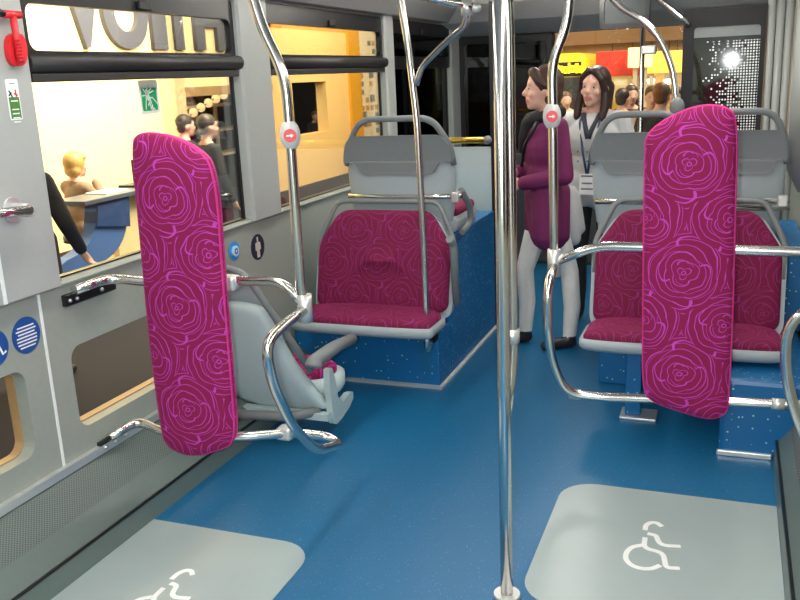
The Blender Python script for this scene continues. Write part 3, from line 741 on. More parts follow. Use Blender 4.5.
# rails between the back-to-back seats
for (a, b, lab) in (((349, 196), (462, 196), 'chrome rail between the wide left seat and the raised seat behind'), ((595, 214), (790, 200), 'chrome rail between the right seat pairs')):
    p, q = PX(*a, y=4.14), PX(*b, y=4.14)
    if a[0] > 500: p.z = q.z-.015
    t = thing('seat_back_rail', lab, 'handrail', (p+q)/2)
    obj('rail', tube([p, (p+q)/2+Vector((0, .0, -.008)), q], .0135, .3, 10), M_CHROME, t)
    obj('clip', box(q.x-.05, q.x-.01, 4.11, 4.17, q.z-.03, q.z+.02, .006), M_ALUW, t)
    if a[0] > 500: obj('rail', tube([p+Vector((.3, -.02, -.03)), q+Vector((0, -.02, -.03))], .0135, 0, 10), M_CHROME, t)
# grab bar stub at the far left edge, on the pillar
p = PX(30, 210, x=WL+.11); q = PX(-30, 217, x=WL+.11)
t = thing('pillar_grab_bar', 'chrome grab bar fixed to the left pillar at the picture edge', 'handrail', p)
obj('bar', tube([q, p], .016, 0), M_CHROME, t)
obj('rosette', tube([p+Vector((-.0, 0, 0)), Vector((WL+.034, p.y, p.z))], .022, 0, 14), M_ALUW, t)
obj('rosette_plate', tube([Vector((WL+.044, p.y, p.z)), Vector((WL+.034, p.y, p.z))], .04, 0, 18), M_ALUW, t)
# grey modesty panel behind the raised left seat, brass rail along its top
YM = 5.12
a, b = PX(449, 147, y=YM), PX(491, 147, y=YM)
t = thing('modesty_panel', 'pale grey modesty panel behind the left podium with a brassy rail on top', 'panel', ((WL+b.x)/2, YM, 0))
obj('panel', plate(fil2([(WL+.02, 0), (b.x, 0), (b.x, b.z), (WL+.02, b.z)], .02), [], .03, lambda x, z, n: (x, YM+n, z)), M_SHELLL, t)
p, q = PX(430, 141, y=YM-.01), PX(486, 140, y=YM-.01)
obj('rail', tube([Vector((WL+.03, YM-.01, q.z)), q], .019, 0), mat('brass_rail', (190, 160, 70), .25, .8), t)
obj('end_cap', ball(q+Vector((.01, 0, 0)), .026), M_RIM, t)
obj('edge_post', box(b.x-.002, b.x+.022, YM, YM+.03, 0, 1.95), M_BLACK, t)

# ------------------------------------------------------------------ stickers and small fittings on the left wall
def disc(name, pc, r, m, label, cat, marks=None, mm=None, n0=.0):
    t = thing(name, label, cat, (WL, pc.y, pc.z))
    obj('disc', plate(circ(pc.y, pc.z, r, 32), [], .002, lambda y, z, n: onL(y, z, n+.0005)), m, t)
    if marks: obj('print', strokes([[(pc.y+a, pc.z+b) for a, b in L] for L in marks[0]], marks[1], lambda y, z, n: onL(y, z, n+.0025), .0006), mm or M_WHITE, t)
    return t
pc = PX(26, 335, x=WL)
disc('round_notice', pc, .062, M_BLUE, 'round blue notice with white text lines below the left pillar', 'sticker',
     ([[(-l/2+o, .030-.0115*k), (l/2+o, .030-.0115*k)] for k, (l, o) in enumerate(((.07, 0), (.085, 0), (.07, 0), (.085, 0), (.085, 0), (.08, 0), (.065, 0)))], .0045))
pc = PX(-7, 349, x=WL)
disc('round_notice', pc, .062, M_BLUE, 'round blue wheelchair notice cut by the left picture edge', 'sticker',
     ([arc(-.008, -.012, .026, 60, 330, 14), [(-.008, .038), (-.004, .005), (.022, .003), (.034, -.028), (.046, -.022)]], .008))
pc = PX(257.5, 247, x=WL)
disc('round_sign', pc, .064, M_NAVY, 'dark round sign with a pale standing figure under the second window', 'sign',
     ([[(0, .046), (0, .032)], [(-.005, .022), (-.006, -.048)], [(.006, .022), (.009, -.048)], [(-.016, .018), (-.018, -.012)], [(.017, .018), (.021, -.010)]], .013), mat('figure_beige', (205, 196, 178), .5))
pc = PX(234, 251, x=WL)
t = disc('call_button', pc, .045, M_CYAN, 'bright blue round call button behind the tip-up seat', 'button')
obj('cap', tube([(WL+.002, pc.y, pc.z), (WL+.012, pc.y, pc.z)], .026, 0, 18), mat('button_pale', (190, 220, 240), .3), t)
obj('bell_print', strokes([arc(pc.y, pc.z, .011, 20, 340, 12)], .006, lambda y, z, n: onL(y, z, .0125+n)), M_BLUE, t)
# red emergency hammer holder
hp = lambda a, b, n=0: PX(a, b, x=WL+.036+n)
c = hp(12, 48)
hm = thing('emergency_hammer', 'red emergency hammer in its holder on the left pillar', 'hammer', (WL+.036, c.y, c.z-.1))
q = [hp(2, 34), hp(21, 33), hp(24, 66), hp(6, 67)]
obj('holder', plate(smooth_loop([(p.y, p.z) for p in q], 2), [smooth_loop([(v.y, v.z) for v in (hp(8, 40), hp(12, 39), hp(14, 62), hp(10, 62))], 1)], .02, lambda y, z, n: onL(y, z, .036+n)), M_RED, hm)
obj('handle', tube([hp(12, 12, .03), hp(17, 40, .03), hp(21, 64, .03)], .011, 0, 10), M_RED, hm)
for k in range(7):
    p = hp(17.5+k*.55, 40+k*3.4, .036); obj('grip_rib', ball(p, .010, .010, .005, 8, 6), M_RED, hm)
obj('hammer_head', tube([hp(3, 14, .03), hp(20, 15, .03)], .012, 0, 10), M_RED, hm)
obj('steel_tip', tube([hp(3, 14, .03), hp(-2, 9, .03)], lambda t: .010*(1-t)+.003, 0, 8), M_BLACK, hm)
# small notice below it
def quad_sign(name, pix, xplane, m, label, cat, n=.001):
    P = [PX(a, b, x=xplane) for a, b in pix]; c = sum(P, Vector())/4
    t = thing(name, label, cat, (xplane, c.y, min(p.z for p in P)))
    y0, y1 = min(p.y for p in P), max(p.y for p in P); z0, z1 = min(p.z for p in P), max(p.z for p in P)
    return t, (P[0].y+P[3].y)/2, (P[1].y+P[2].y)/2, (P[3].z+P[2].z)/2, (P[0].z+P[1].z)/2
t, y0, y1, z0, z1 = quad_sign('pillar_notice', ((5, 79), (18, 79), (21, 119), (10, 121)), WL+.036, M_WHITE, 'white and green notice on the left pillar below the red hammer', 'sticker')
XN = WL+.036
mpN = lambda y, z, n: (XN+n, y, z)
obj('notice_plate', plate(rrect(y0, y1, z0, z1, .006), [], .002, mpN), M_WHITE, t)
zm = z0+(z1-z0)*.56
obj('green_field', plate(rrect(y0+.004, y1-.004, z0+.004, zm, .003), [], .0006, lambda y, z, n: mpN(y, z, n+.002)), M_GREEN2, t)
hN = lambda y, z, n: mpN(y, z, n+.0027)
obj('text_lines', strokes([[(y0+.012, zm-.012-k*.013), (y1-.012, zm-.012-k*.013)] for k in (0, 2, 3, 4, 5)], .004, hN, .0005), M_WHITE, t, kind='stuff')
obj('heading_line', strokes([[(y0+.015, z1-.014), (y1-.015, z1-.014)]], .003, lambda y, z, n: mpN(y, z, n+.0021), .0005), M_YOKE, t)
ym = (y0+y1)/2
obj('hammer_print', strokes([[(ym-.016, z1-.036), (ym-.004, z1-.058)], [(ym-.018, z1-.05), (ym-.008, z1-.042)]], .005, lambda y, z, n: mpN(y, z, n+.0021), .0005), M_BLACK, t)
obj('glass_print', strokes([[(ym+.010, z1-.034), (ym+.012, z1-.062)], [(ym+.004, z1-.045), (ym+.016, z1-.05)]], .005, lambda y, z, n: mpN(y, z, n+.0021), .0005), M_RED, t)
def translucent(name, col):
    w = NT(name); w.t.nodes.remove(w.b); f = w.noise(30); c = lin(col)
    cc = w.mix(f, tuple(v*.95 for v in c), c)
    d = w.n('ShaderNodeBsdfDiffuse'); q = w.n('ShaderNodeBsdfTranslucent'); m = w.n('ShaderNodeMixShader'); m.inputs[0].default_value = .5
    w.l(cc, d.inputs[0]); w.l(cc, q.inputs[0]); w.l(d.outputs[0], m.inputs[1]); w.l(q.outputs[0], m.inputs[2]); w.l(m.outputs[0], w.out.inputs[0]); return w.m
M_FILMW = translucent('white_film', (248, 250, 248)); M_FILMG = translucent('green_film', (60, 190, 130))
# green window sticker
t, y0, y1, z0, z1 = quad_sign('window_sticker', ((138, 80), (157, 80), (160, 113), (141, 115)), WL-.025, M_WHITE, 'green sticker with white palm drawing on the first window pane', 'sticker')
mpW = lambda y, z, n: (WL-.0255+n, y, z)
obj('white_border', plate(rrect(y0, y1, z0, z1, .012), [rrect(y0+.013, y1-.013, z0+.013, z1-.02, .008)], .001, mpW), M_FILMW, t)
obj('green_field', plate(rrect(y0+.013, y1-.013, z0+.013, z1-.02, .008), [], .0006, lambda y, z, n: mpW(y, z, n+.001)), M_FILMG, t)
w_, h_ = y1-y0, z1-z0; S = lambda a, b: (y0+a*w_, z1-b*h_)
h2 = lambda y, z, n: mpW(y, z, n+.0017)
obj('text_band', strokes([[S(.14, .19), S(.44, .19)], [S(.52, .19), S(.88, .19)]], .010, h2, .0005), M_FILMW, t)
obj('palm_print', strokes([[S(.36, .42), S(.36, .42)], [S(.2, .25), S(.32, .38)], [S(.34, .4), S(.62, .25)], [S(.34, .42), S(.74, .32)], [S(.14, .45), S(.32, .44)], [S(.34, .46), S(.26, .85)], [S(.55, .52), S(.66, .52), S(.92, .74)], [S(.5, .84), S(.66, .82), S(.78, .92)]], .005, h2, .0005), M_FILMW, t)
obj('palm_lettering', text_mesh('palm', .058, .0005, lambda u, v, n: h2(y0+.47*w_+v*-.45+u*.35, z1-.62*h_-u*.75-v*.55, n), .002), M_FILMW, t)

# ------------------------------------------------------------------ people
class Prim:
    def __init__(s): s.bm = bmesh.new()
    def cap(s, a, ra, b, rb, n=10):
        b2 = bmesh.new()
        for c, r in ((a, ra), (b, rb)):
            bmesh.ops.create_uvsphere(b2, u_segments=n, v_segments=7, radius=r, matrix=Matrix.Translation(c))
        h = bmesh.ops.convex_hull(b2, input=b2.verts)
        bmesh.ops.delete(b2, geom=[g for g in h['geom_interior'] if isinstance(g, bmesh.types.BMVert)], context='VERTS')
        m = bpy.data.meshes.new('p'); b2.to_mesh(m); b2.free(); s.bm.from_mesh(m); bpy.data.meshes.remove(m); return s
    def ell(s, c, r, rx=0, ry=0, rz=0):
        mt = Matrix.Translation(c) @ Matrix.Rotation(rz, 4, 'Z') @ Matrix.Rotation(ry, 4, 'Y') @ Matrix.Rotation(rx, 4, 'X') @ Matrix.Diagonal((*r, 1))
        bmesh.ops.create_uvsphere(s.bm, u_segments=16, v_segments=10, radius=1, matrix=mt); return s
    def chain(s, pts):
        for (a, ra), (b, rb) in zip(pts[:-1], pts[1:]): s.cap(a, ra, b, rb)
        return s
    def xf(s, M): bmesh.ops.transform(s.bm, matrix=M, verts=s.bm.verts); return s
    def mesh(s, voxel=.008, smooth=4):
        bmesh.ops.recalc_face_normals(s.bm, faces=s.bm.faces)
        me = bpy.data.meshes.new('p'); s.bm.to_mesh(me); s.bm.free()
        o = bpy.data.objects.new('p', me); COL.objects.link(o)
        r = o.modifiers.new('r', 'REMESH'); r.mode = 'VOXEL'; r.voxel_size = voxel
        q = o.modifiers.new('s', 'SMOOTH'); q.iterations = smooth; q.factor = .5
        dg = bpy.context.evaluated_depsgraph_get(); out = bpy.data.meshes.new_from_object(o.evaluated_get(dg))
        bpy.data.objects.remove(o); bpy.data.meshes.remove(me)
        out.polygons.foreach_set('use_smooth', [True]*len(out.polygons)); return out
M_EYE = mat('eye_white', (196, 186, 178), .4); M_IRIS = mat('iris', (58, 42, 34), .2); M_LIP = mat('lips', (206, 136, 124), .5)

def hand(P, w, d, side, curl=.5):
    """palm and five fingers; w wrist, d direction of the hand, side = direction of the thumb"""
    w, d, side = Vector(w), Vector(d).normalized(), Vector(side).normalized(); nrm = d.cross(side).normalized()
    P.cap(w, .024, w+d*.045, .026); P.cap(w+d*.03+side*.018, .017, w+d*.08+side*.024, .014); P.cap(w+d*.03-side*.018, .017, w+d*.075-side*.026, .013)
    for k, (o, L) in enumerate(((.030, .068), (.010, .078), (-.010, .072), (-.029, .056))):
        b = w+d*.085+side*o; dd = (d*(1-curl*.5)+nrm*curl).normalized(); m = b+dd*L*.5; d3 = (d*(1-curl)+nrm*curl*1.3).normalized()
        P.cap(w+d*.06+side*o, .0105, b, .010, 8); P.cap(b, .010, m, .009, 8); P.cap(m, .009, m+d3*L*.5, .008, 8)
    t0 = w+d*.025+side*.025; t1 = t0+side*.03+d*.03; P.cap(t0, .014, t1, .012, 8); P.cap(t1, .012, t1+d*.032+nrm*.008, .0095, 8)

def person(label, cat, base, ang, h, skin, legs, coat, hair_f, arms, coat_z=.62, coat_open=None, head=(0, 0), voxel=.008, shoe=(40, 34, 34), collar=None, seated=False, stride=.03, long_hair=False, hairc=(60, 40, 34), group=None, female=True):
    """stands at base, faces -Y turned by ang; h height; built in a 1.62 m frame then scaled"""
    k = h/1.62
    XF = Matrix.Translation(base) @ Matrix.Rotation(ang, 4, 'Z') @ Matrix.Scale(k, 4)
    t = thing('person', label, cat, base, group)
    HZ = 1.505; HY = -.02
    HM = XF @ Matrix.Translation((0, .0, 1.40)) @ Matrix.Rotation(head[0], 4, 'Z') @ Matrix.Rotation(head[1], 4, 'Y') @ Matrix.Translation((0, 0, -1.40))
    # body
    B = Prim()
    if seated:
        for s in (-1, 1):
            B.chain([((s*.09, .02, .92), .085), ((s*.1, -.40, .90), .06), ((s*.1, -.36, .50), .042)])
            B.cap((s*.1, -.36, .46), .04, (s*.1, -.52, .44), .034)
    else:
        for s in (-1, 1):
            y = stride*s
            B.chain([((s*.085, y, .06), .040), ((s*.088, y+.015, .26), .052), ((s*.086, y, .46), .055), ((s*.085, 0, .80), .083)])
            B.cap((s*.088, y+.01, .04), .036, (s*.10, y-.15, .028), .030)
    B.ell((0, 0, .90), (.155, .112, .13)); B.ell((0, 0, 1.05), (.128, .098, .16)); B.ell((0, -.01, 1.20), (.150, .108, .15))
    B.cap((-.135, .01, 1.305), .052, (.135, .01, 1.305), .052); B.cap((-.06, .012, 1.335), .05, (.06, .012, 1.335), .05)
    B.chain([((0, .02, 1.32), .056), ((0, .0, 1.42), .05)])
    for s, (el, wr, hd) in zip((-1, 1), arms):
        B.chain([((s*.165, .01, 1.295), .052), (el, .042), (wr, .027)])
        d = Vector(wr)-Vector(el)
        if hd: hand(B, wr, d, hd)
    Bh = Prim()
    Bh.ell((0, HY, HZ+.012), (.074, .092, .105)); Bh.ell((0, HY-.028, HZ-.055), (.053, .062, .062)); Bh.ell((0, HY-.068, HZ-.095), (.024, .022, .02))
    Bh.cap((0, HY-.088, HZ+.008), .009, (0, HY-.110, HZ-.026), .0125); Bh.cap((-.012, HY-.095, HZ-.030), .009, (.012, HY-.095, HZ-.030), .009)
    Bh.cap((-.038, HY-.074, HZ+.030), .014, (.038, HY-.074, HZ+.030), .014)
    for s in (-1, 1):
        Bh.ell((s*.075, HY+.012, HZ-.012), (.012, .022, .031)); Bh.ell((s*.040, HY-.062, HZ-.028), (.022, .022, .022))
    Bh.cap((-.017, HY-.090, HZ-.058), .009, (.017, HY-.090, HZ-.058), .009); Bh.cap((-.013, HY-.088, HZ-.070), .009, (.013, HY-.088, HZ-.070), .009)
    B.xf(XF); Bh.xf(HM)
    m = bpy.data.meshes.new('p'); Bh.bm.to_mesh(m); Bh.bm.free(); B.bm.from_mesh(m); bpy.data.meshes.remove(m)
    me = B.mesh(voxel, 3); inv = XF.inverted(); hinv = HM.inverted()
    o = obj('body', me, [skin, legs, mat('shoe_%d_%d_%d' % shoe, shoe, .4), M_LIP, coat], t)
    off = wpos(t)
    for p in me.polygons:
        c = inv @ (p.center+off); q = hinv @ (p.center+off)
        if q.z > 1.36 and abs(q.x) < .15:
            p.material_index = 3 if (q.y < HY-.082 and HZ-.079 < q.z < HZ-.050 and abs(q.x) < .026) else 0
        elif seated: p.material_index = 1 if c.z < .96 and c.y < -.05 and abs(c.x) < .2 and c.z < 1.0 else 4
        elif c.z < .075: p.material_index = 2
        elif c.z < .95 and abs(c.x) < .19: p.material_index = 1
        elif abs(c.x) > .1 or c.y < -.14: p.material_index = 0 if any((c-Vector(a[1])).length < .035 or (c-Vector(a[1])).dot(Vector(a[1])-Vector(a[0])) > 0 and (c-Vector(a[1])).length < .2 for a in arms) else 4
        else: p.material_index = 4 if c.z < 1.335 else 0
    # eyes
    for s in (-1, 1):
        e = obj('eye', ball(HM @ Vector((s*.031, HY-.070, HZ+.004)), .0125*k, u=10, v=8), M_EYE, t)
        obj('iris', ball(HM @ Vector((s*.031, HY-.0795, HZ+.004)), .0064*k, u=8, v=6), M_IRIS, e)
    # coat
    C_ = Prim()
    C_.ell((0, -.012, 1.19), (.172, .128, .165)); C_.ell((0, 0, 1.04), (.148, .118, .17)); C_.cap((-.14, .01, 1.30), .062, (.14, .01, 1.30), .062)
    C_.ell((0, 0, .92), (.172, .130, .12))
    if not seated:
        for s in (-1, 1): C_.cap((s*.075, 0, .92), .118, (s*.085, 0, coat_z+.10), .112)
        C_.cap((-.06, -.01, .9), .11, (.06, -.01, coat_z+.1), .11)
    for s, (el, wr, hd) in zip((-1, 1), arms):
        el, wr = Vector(el), Vector(wr)
        C_.chain([((s*.165, .01, 1.295), .064), (el, .055), (el+(wr-el)*.93, .042)])
    C_.xf(XF)
    obj('coat', C_.mesh(voxel, 3), coat, t)
    if collar:
        q = Prim(); q.chain([((-.075, .0, 1.36), .036), ((-.04, .065, 1.375), .036), ((.04, .065, 1.375), .036), ((.075, .0, 1.36), .036)])
        q.chain([((-.075, .0, 1.36), .036), ((-.045, -.085, 1.34), .036), ((0, -.115, 1.31), .038), ((.045, -.085, 1.34), .036), ((.075, .0, 1.36), .036)])
        q.chain([((0, -.115, 1.31), .036), ((.01, -.140, 1.24), .030), ((.0, -.150, 1.17), .018)])
        q.xf(XF); obj('collar', q.mesh(voxel*.9, 2), collar, t)
    # hair
    q = Prim(); hair_f(q, HY, HZ); q.xf(HM)
    obj('hair', q.mesh(voxel*.85, 3), mat('hair_%d_%d_%d' % hairc, hairc, .45, var=.25, scale=90), t)
    return t, XF, HM
def hair_bob(q, HY, HZ):
    q.ell((0, HY+.022, HZ+.030), (.088, .096, .103)); q.ell((0, HY+.045, HZ-.03), (.082, .065, .08))
    for s in (-1, 1):
        q.chain([((s*.045, HY-.055, HZ+.09), .030), ((s*.070, HY-.038, HZ+.05), .024), ((s*.078, HY+.01, HZ+.02), .026)])
def hair_long(q, HY, HZ):
    q.ell((0, HY+.024, HZ+.032), (.086, .094, .102))
    for s in (-1, 1):
        q.chain([((s*.02, HY-.06, HZ+.098), .026), ((s*.062, HY-.055, HZ+.055), .021), ((s*.080, HY-.022, HZ-.02), .024), ((s*.090, HY-.025, HZ-.11), .030), ((s*.085, HY-.045, HZ-.185), .022)])
        q.chain([((s*.05, HY+.06, HZ), .05), ((s*.06, HY+.055, HZ-.16), .035)])
def hair_short(q, HY, HZ):
    q.ell((0, HY+.016, HZ+.046), (.084, .098, .086)); q.ell((0, HY+.050, HZ-.02), (.068, .05, .06))
def hair_round(q, HY, HZ):
    q.ell((0, HY+.02, HZ+.030), (.098, .105, .108)); q.ell((0, HY+.04, HZ-.045), (.095, .075, .07))
    q.chain([((-.055, HY-.055, HZ+.075), .03), ((0, HY-.065, HZ+.085), .028), ((.055, HY-.055, HZ+.075), .03)])

pb = PX(547, 345, z=0)
M_COATP = mat('plum_coat', (112, 30, 84), .8, bump=.3, scale=120)
M_TROUS = mat('white_trousers', (226, 222, 214), .8)
pw, XF1, HM1 = person('woman in a plum coat and white trousers standing in the gangway', 'person', (pb.x, pb.y, 0), math.radians(-62), 1.565, M_SKIN, M_TROUS, M_COATP, hair_bob,
    [((-.225, .0, 1.04), (-.06, -.165, 1.04), (0, 0, 1)), ((.225, .03, 1.04), (.07, -.17, .99), (0, 0, 1))], coat_z=.60, stride=.11, head=(math.radians(-12), 0), collar=mat('black_scarf', (26, 24, 30), .8), hairc=(70, 48, 40))
def on_body(t, XF, pts, r, m, name, bend=.03): return obj(name, tube([XF @ Vector(p) for p in pts], r, bend, 8), m, t)
on_body(pw, XF1, [(.12, -.09, 1.33), (.04, -.142, 1.2), (-.10, -.13, 1.03), (-.15, -.05, .93)], .010, M_BLACK, 'bag_strap')
gb = PX(592, 330, y=5.35)
M_JACK = mat('grey_jacket', (190, 192, 192), .8, bump=.3, scale=120)
gw, XF2, HM2 = person('woman in a pale grey jacket with a lanyard badge facing the viewer', 'person', (gb.x-.0, 5.35, 0), math.radians(-8), 1.55, M_SKIN, mat('black_trousers', (26, 30, 32), .8), M_JACK, hair_long,
    [((-.24, .02, 1.03), (-.26, -.08, .80), (1, -.3, 0)), ((.24, .02, 1.03), (.25, -.08, .80), (-1, -.3, 0))], coat_z=.74, head=(math.radians(-10), math.radians(5)), collar=None, hairc=(52, 34, 30))
M_LAN = mat('lanyard_blue', (40, 70, 96), .6)
on_body(gw, XF2, [(-.062, .03, 1.375), (-.066, -.10, 1.30), (-.03, -.150, 1.12), (-.004, -.150, .985)], .0075, M_LAN, 'lanyard')
on_body(gw, XF2, [(.062, .03, 1.375), (.060, -.10, 1.30), (.02, -.150, 1.12), (.004, -.150, .985)], .0075, M_LAN, 'lanyard')
on_body(gw, XF2, [(-.055, -.06, 1.345), (-.02, -.118, 1.26), (0, -.137, 1.20)], .017, mat('dark_top', (40, 44, 54), .7), 'neckline')
on_body(gw, XF2, [(.055, -.06, 1.345), (.02, -.118, 1.26), (0, -.137, 1.20)], .017, MATS['dark_top'], 'neckline')
def bmp(u, v, n): return XF2 @ Vector((u, -.150-n, .925+v))
bd = obj('badge', plate(rrect(-.05, .05, -.07, .06, .006), [], .004, bmp), M_WHITE, gw)
obj('badge_print', strokes([[(-.035, .045), (.035, .045)], [(-.03, .0), (.03, .0)], [(-.035, -.035), (.035, -.035)]], .010, lambda u, v, n: bmp(u, v, n+.004), .0005), M_YOKE, bd)
for sx in (-.03, .03):
    for zz in (1.12, 1.06): obj('button', ball(XF2 @ Vector((sx-.035, -.135, zz)), .007, u=8, v=6), M_YOKE, gw)
# jacket draped over her arm
q = Prim(); c0 = PX(571, 196, y=5.2)
q.chain([((c0.x-.0, 5.2, c0.z+.02), .045), ((c0.x+.01, 5.18, c0.z-.14), .055), ((c0.x+.02, 5.17, c0.z-.25), .05)]); q.cap((c0.x+.03, 5.2, c0.z), .03, (c0.x+.06, 5.2, c0.z-.20), .03)
obj('draped_jacket', q.mesh(.01, 3), M_JACK, gw)

# ------------------------------------------------------------------ the show hall outside
ZG = -.32
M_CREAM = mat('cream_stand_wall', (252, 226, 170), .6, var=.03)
M_YEL = mat('yellow_stand_wall', (244, 202, 130), .6, var=.04)
M_DKWALL = mat('hall_dark', (40, 36, 36), .8)
obj('floor_hall', box(-16, 14, -6, 26, ZG-.1, ZG), mat('charcoal_carpet', (30, 28, 36), .9, var=.2, scale=60), kind='structure', label='charcoal carpet of the show hall')
for nm, b in (('wall_hall_side', (-13.2, -13, -6, 26)), ('wall_hall_far', (-13, 14, 24, 24.2)), ('wall_hall_right', (9, 9.2, -6, 24))):
    obj(nm, box(*b, ZG, 7), M_DKWALL, kind='structure', label='dark wall of the show hall')
XB = -6.6
yA = PX(163, 120, x=XB).y; yC = PX(187, 120, x=XB).y; yD = PX(262, 100, x=XB).y
bw = thing('booth_wall', 'bright cream show stand wall outside the first window', 'wall', (XB, 7, ZG))
obj('wall_panel', box(XB-.2, XB, 1.0, yA, ZG, 4.0), M_CREAM, bw)
obj('end_panel', box(XB-.2, XB+.02, yA, yC, ZG, 4.0), mat('cream_tan_panel', (226, 196, 148), .6), bw)  # end panel in a darker, tanner cream than the wall
obj('baseboard', box(XB, XB+.03, 1.0, yC, ZG, ZG+.22), mat('base_brown', (70, 52, 44), .7), bw)
zh0, zh1 = PX(215, 95, x=XB).z, PX(215, 81, x=XB).z
obj('header_beam', box(XB-.2, XB, yC, yD+.3, zh0, 4.0), M_CREAM, bw)
obj('header_trim', box(XB, XB+.04, yC, yD+.3, zh0, zh0+.12), M_TAN, bw)
# raised letters on the stand wall; only the lower parts show through the hopper vent
zb = PX(82, 48, x=XB-.0).z
sg = thing('wall_lettering', 'big dark raised letters on the cream stand wall', 'lettering', (XB, 9, zb), None)
M_LET = mat('letter_slate', (84, 84, 96), .5)
for ch, a, b in (('V', 64, 100), ('O', 101, 145), ('I', 149, 163), ('T', 160, 190), ('H', 192, 222)):
    ya, yb_ = PX(a, 30, x=XB).y, PX(b, 30, x=XB).y; w = yb_-ya
    tm = text_mesh(ch, 1, .06, lambda u, v, n: (u, v, n), .05, 'LEFT')
    us = [v.co.x for v in tm.vertices]; vs_ = [v.co.y for v in tm.vertices]
    u0, u1, v0, v1 = min(us), max(us), min(vs_), max(vs_); Hh = .78
    for v in tm.vertices: v.co = (XB+v.co.z, ya+(v.co.x-u0)/(u1-u0)*w, zb-.0+(v.co.y-v0)/(v1-v0)*Hh)
    obj('letter', fixn(tm), M_LET, sg)
# yellow stand wall seen through the second window
yw = thing('yellow_booth_wall', 'yellow show stand wall with a dark window opening outside the second window', 'wall', (XB, 14, ZG))
wy0, wy1 = PX(293, 100, x=XB).y, PX(327, 100, x=XB).y; wz0, wz1 = PX(310, 134, x=XB).z, PX(310, 82, x=XB).z
yE = PX(349, 100, x=XB).y; yG = PX(360, 100, x=XB).y; yH = PX(392, 100, x=XB).y
obj('wall_panel', plate([(yD, ZG), (yE, ZG), (yE, 2.35), (yD, 2.35)], [[(wy0, wz0), (wy1, wz0), (wy1, wz1), (wy0, wz1)]], .2, lambda y, z, n: (XB-.2+n, y, z)), M_YEL, yw)
obj('baseboard', box(XB, XB+.05, yD, yH, ZG, ZG+.2), MATS['base_brown'], yw)
obj('column', box(XB-.2, XB+.05, yE, yG, ZG, 3.6), mat('ochre_column', (222, 160, 40), .6), yw)
obj('upper_band', box(XB-.25, XB-.05, yD+.9, yE, 2.35, 3.6), mat('ochre_band', (214, 150, 60), .6), yw)
ms = obj('mosaic_panel', box(XB-.2, XB, yG, yH, ZG, 3.6), mat('mosaic_white', (244, 226, 190), .5), yw)
rnd = random.Random(3)
for i in range(7):
    for j in range(14):
        if rnd.random() < .55:
            y = yG+.05+i*(yH-yG-.1)/7; z = .2+j*.15; s_ = (.9 if rnd.random() < .3 else .6)
            obj('mosaic_tile', box(XB, XB+.012, y, y+(yH-yG)/7*s_, z, z+.15*s_), (mat('mosaic_tan', (196, 150, 90), .5) if rnd.random() < .6 else mat('mosaic_slate', (120, 126, 120), .5)), ms)
obj('back_board', box(XB-2.2, XB-2.1, yD, yE, ZG, 3.2), M_DKWALL, yw)
# things in the dark aisle between the stands
dk = thing('rack', 'pale slatted display rack in the dark aisle between the stands', 'rack', (-8.6, 12.8, ZG))
M_RACK = mat('rack_beige', (206, 188, 160), .6)
for k in range(5): obj('shelf', box(-8.9, -8.3, 11.7, 14.2, .35+k*.42, .39+k*.42), M_RACK, dk)
for y in (11.75, 13, 14.15): obj('upright', box(-8.34, -8.30, y-.03, y+.03, ZG, 2.2), M_RACK, dk)
bk_ = thing('back_wall_panel', 'dark grey wall panel behind the man in the aisle', 'wall', (-9.4, 12, ZG))
obj('panel', box(-9.5, -9.3, 9, 17, ZG, 3.6), mat('aisle_grey', (96, 84, 76), .8), bk_)
st_ = thing('globe_string', 'string of round pale lamps slanting across the dark aisle', 'lamps', PX(205, 95, x=-8.2))
for k in range(6):
    p = PX(186+k*7.5, 118-k*5.6+k*k*.2, x=-8.2); obj('globe', ball(p, .075, u=10, v=8), mat('globe_glow', (255, 214, 150), .5, emit=1.2), st_)
obj('cord', tube([PX(178, 124, x=-8.2), PX(232, 86, x=-8.2)], .012, 0, 6), M_TAN, st_)
# counter with a blue curved front, desk top, laptop
XD = -5.1
ct = thing('reception_counter', 'blue and cream curved reception counter on the show stand', 'counter', (XD, 6.8, ZG))
cpx = [(128, 190), (132, 262), (100, 275), (40, 298), (48, 284), (70, 272), (96, 262), (111, 245), (117, 222), (116, 200), (116, 190)]
sh = lambda pts: [(PX(a, b, x=XD).y, PX(a, b, x=XD).z) for a, b in pts]
obj('blue_front', plate(smooth_loop(sh([(84, 201), (116, 196), (117, 222), (111, 244), (96, 260), (72, 270), (47, 276), (50, 262), (68, 254), (80, 240), (85, 222)]), 2), [], .12, lambda y, z, n: (XD+n, y, z)), mat('counter_blue', (84, 116, 176), .5), ct)
obj('navy_front', plate(sh([(85, 200), (116, 196), (117.5, 226), (84, 226)]), [], .14, lambda y, z, n: (XD+n, y, z)), mat('counter_navy', (50, 72, 120), .5), ct)
ye = PX(113, 230, x=XD).y; tz = PX(100, 196, x=XD).z; y0 = PX(68, 196, x=XD).y; y1 = PX(150, 190, x=XD).y
obj('desk_top', box(XD-.2, XD+.16, y0, ye+1.0, tz-.03, tz+.01, .006), mat('desk_slate', (88, 96, 112), .35), ct)
ye = PX(113, 230, x=XD).y
obj('cream_front', plate([(ye, ZG), (ye+1.0, ZG), (ye+1.0, tz-.03), (ye, tz-.03)], [], .06, lambda y, z, n: (XD-.02+n, y, z)), M_CREAM, ct)
pz = PX(90, 270, x=XD).z
obj('plinth', box(XD-.15, XD+.05, y0-.9, ye+1.0, ZG, ZG+.1), MATS['base_brown'], ct)
obj('cream_plinth', box(XD-.15, XD+.04, y0-.9, ye+.1, ZG+.1, PX(60, 272, x=XD).z-.02), M_CREAM, ct)
lp_ = thing('laptop', 'open black laptop on the reception counter', 'laptop', PX(124, 190, x=XD-.2))
p = PX(124, 190, x=XD-.2)
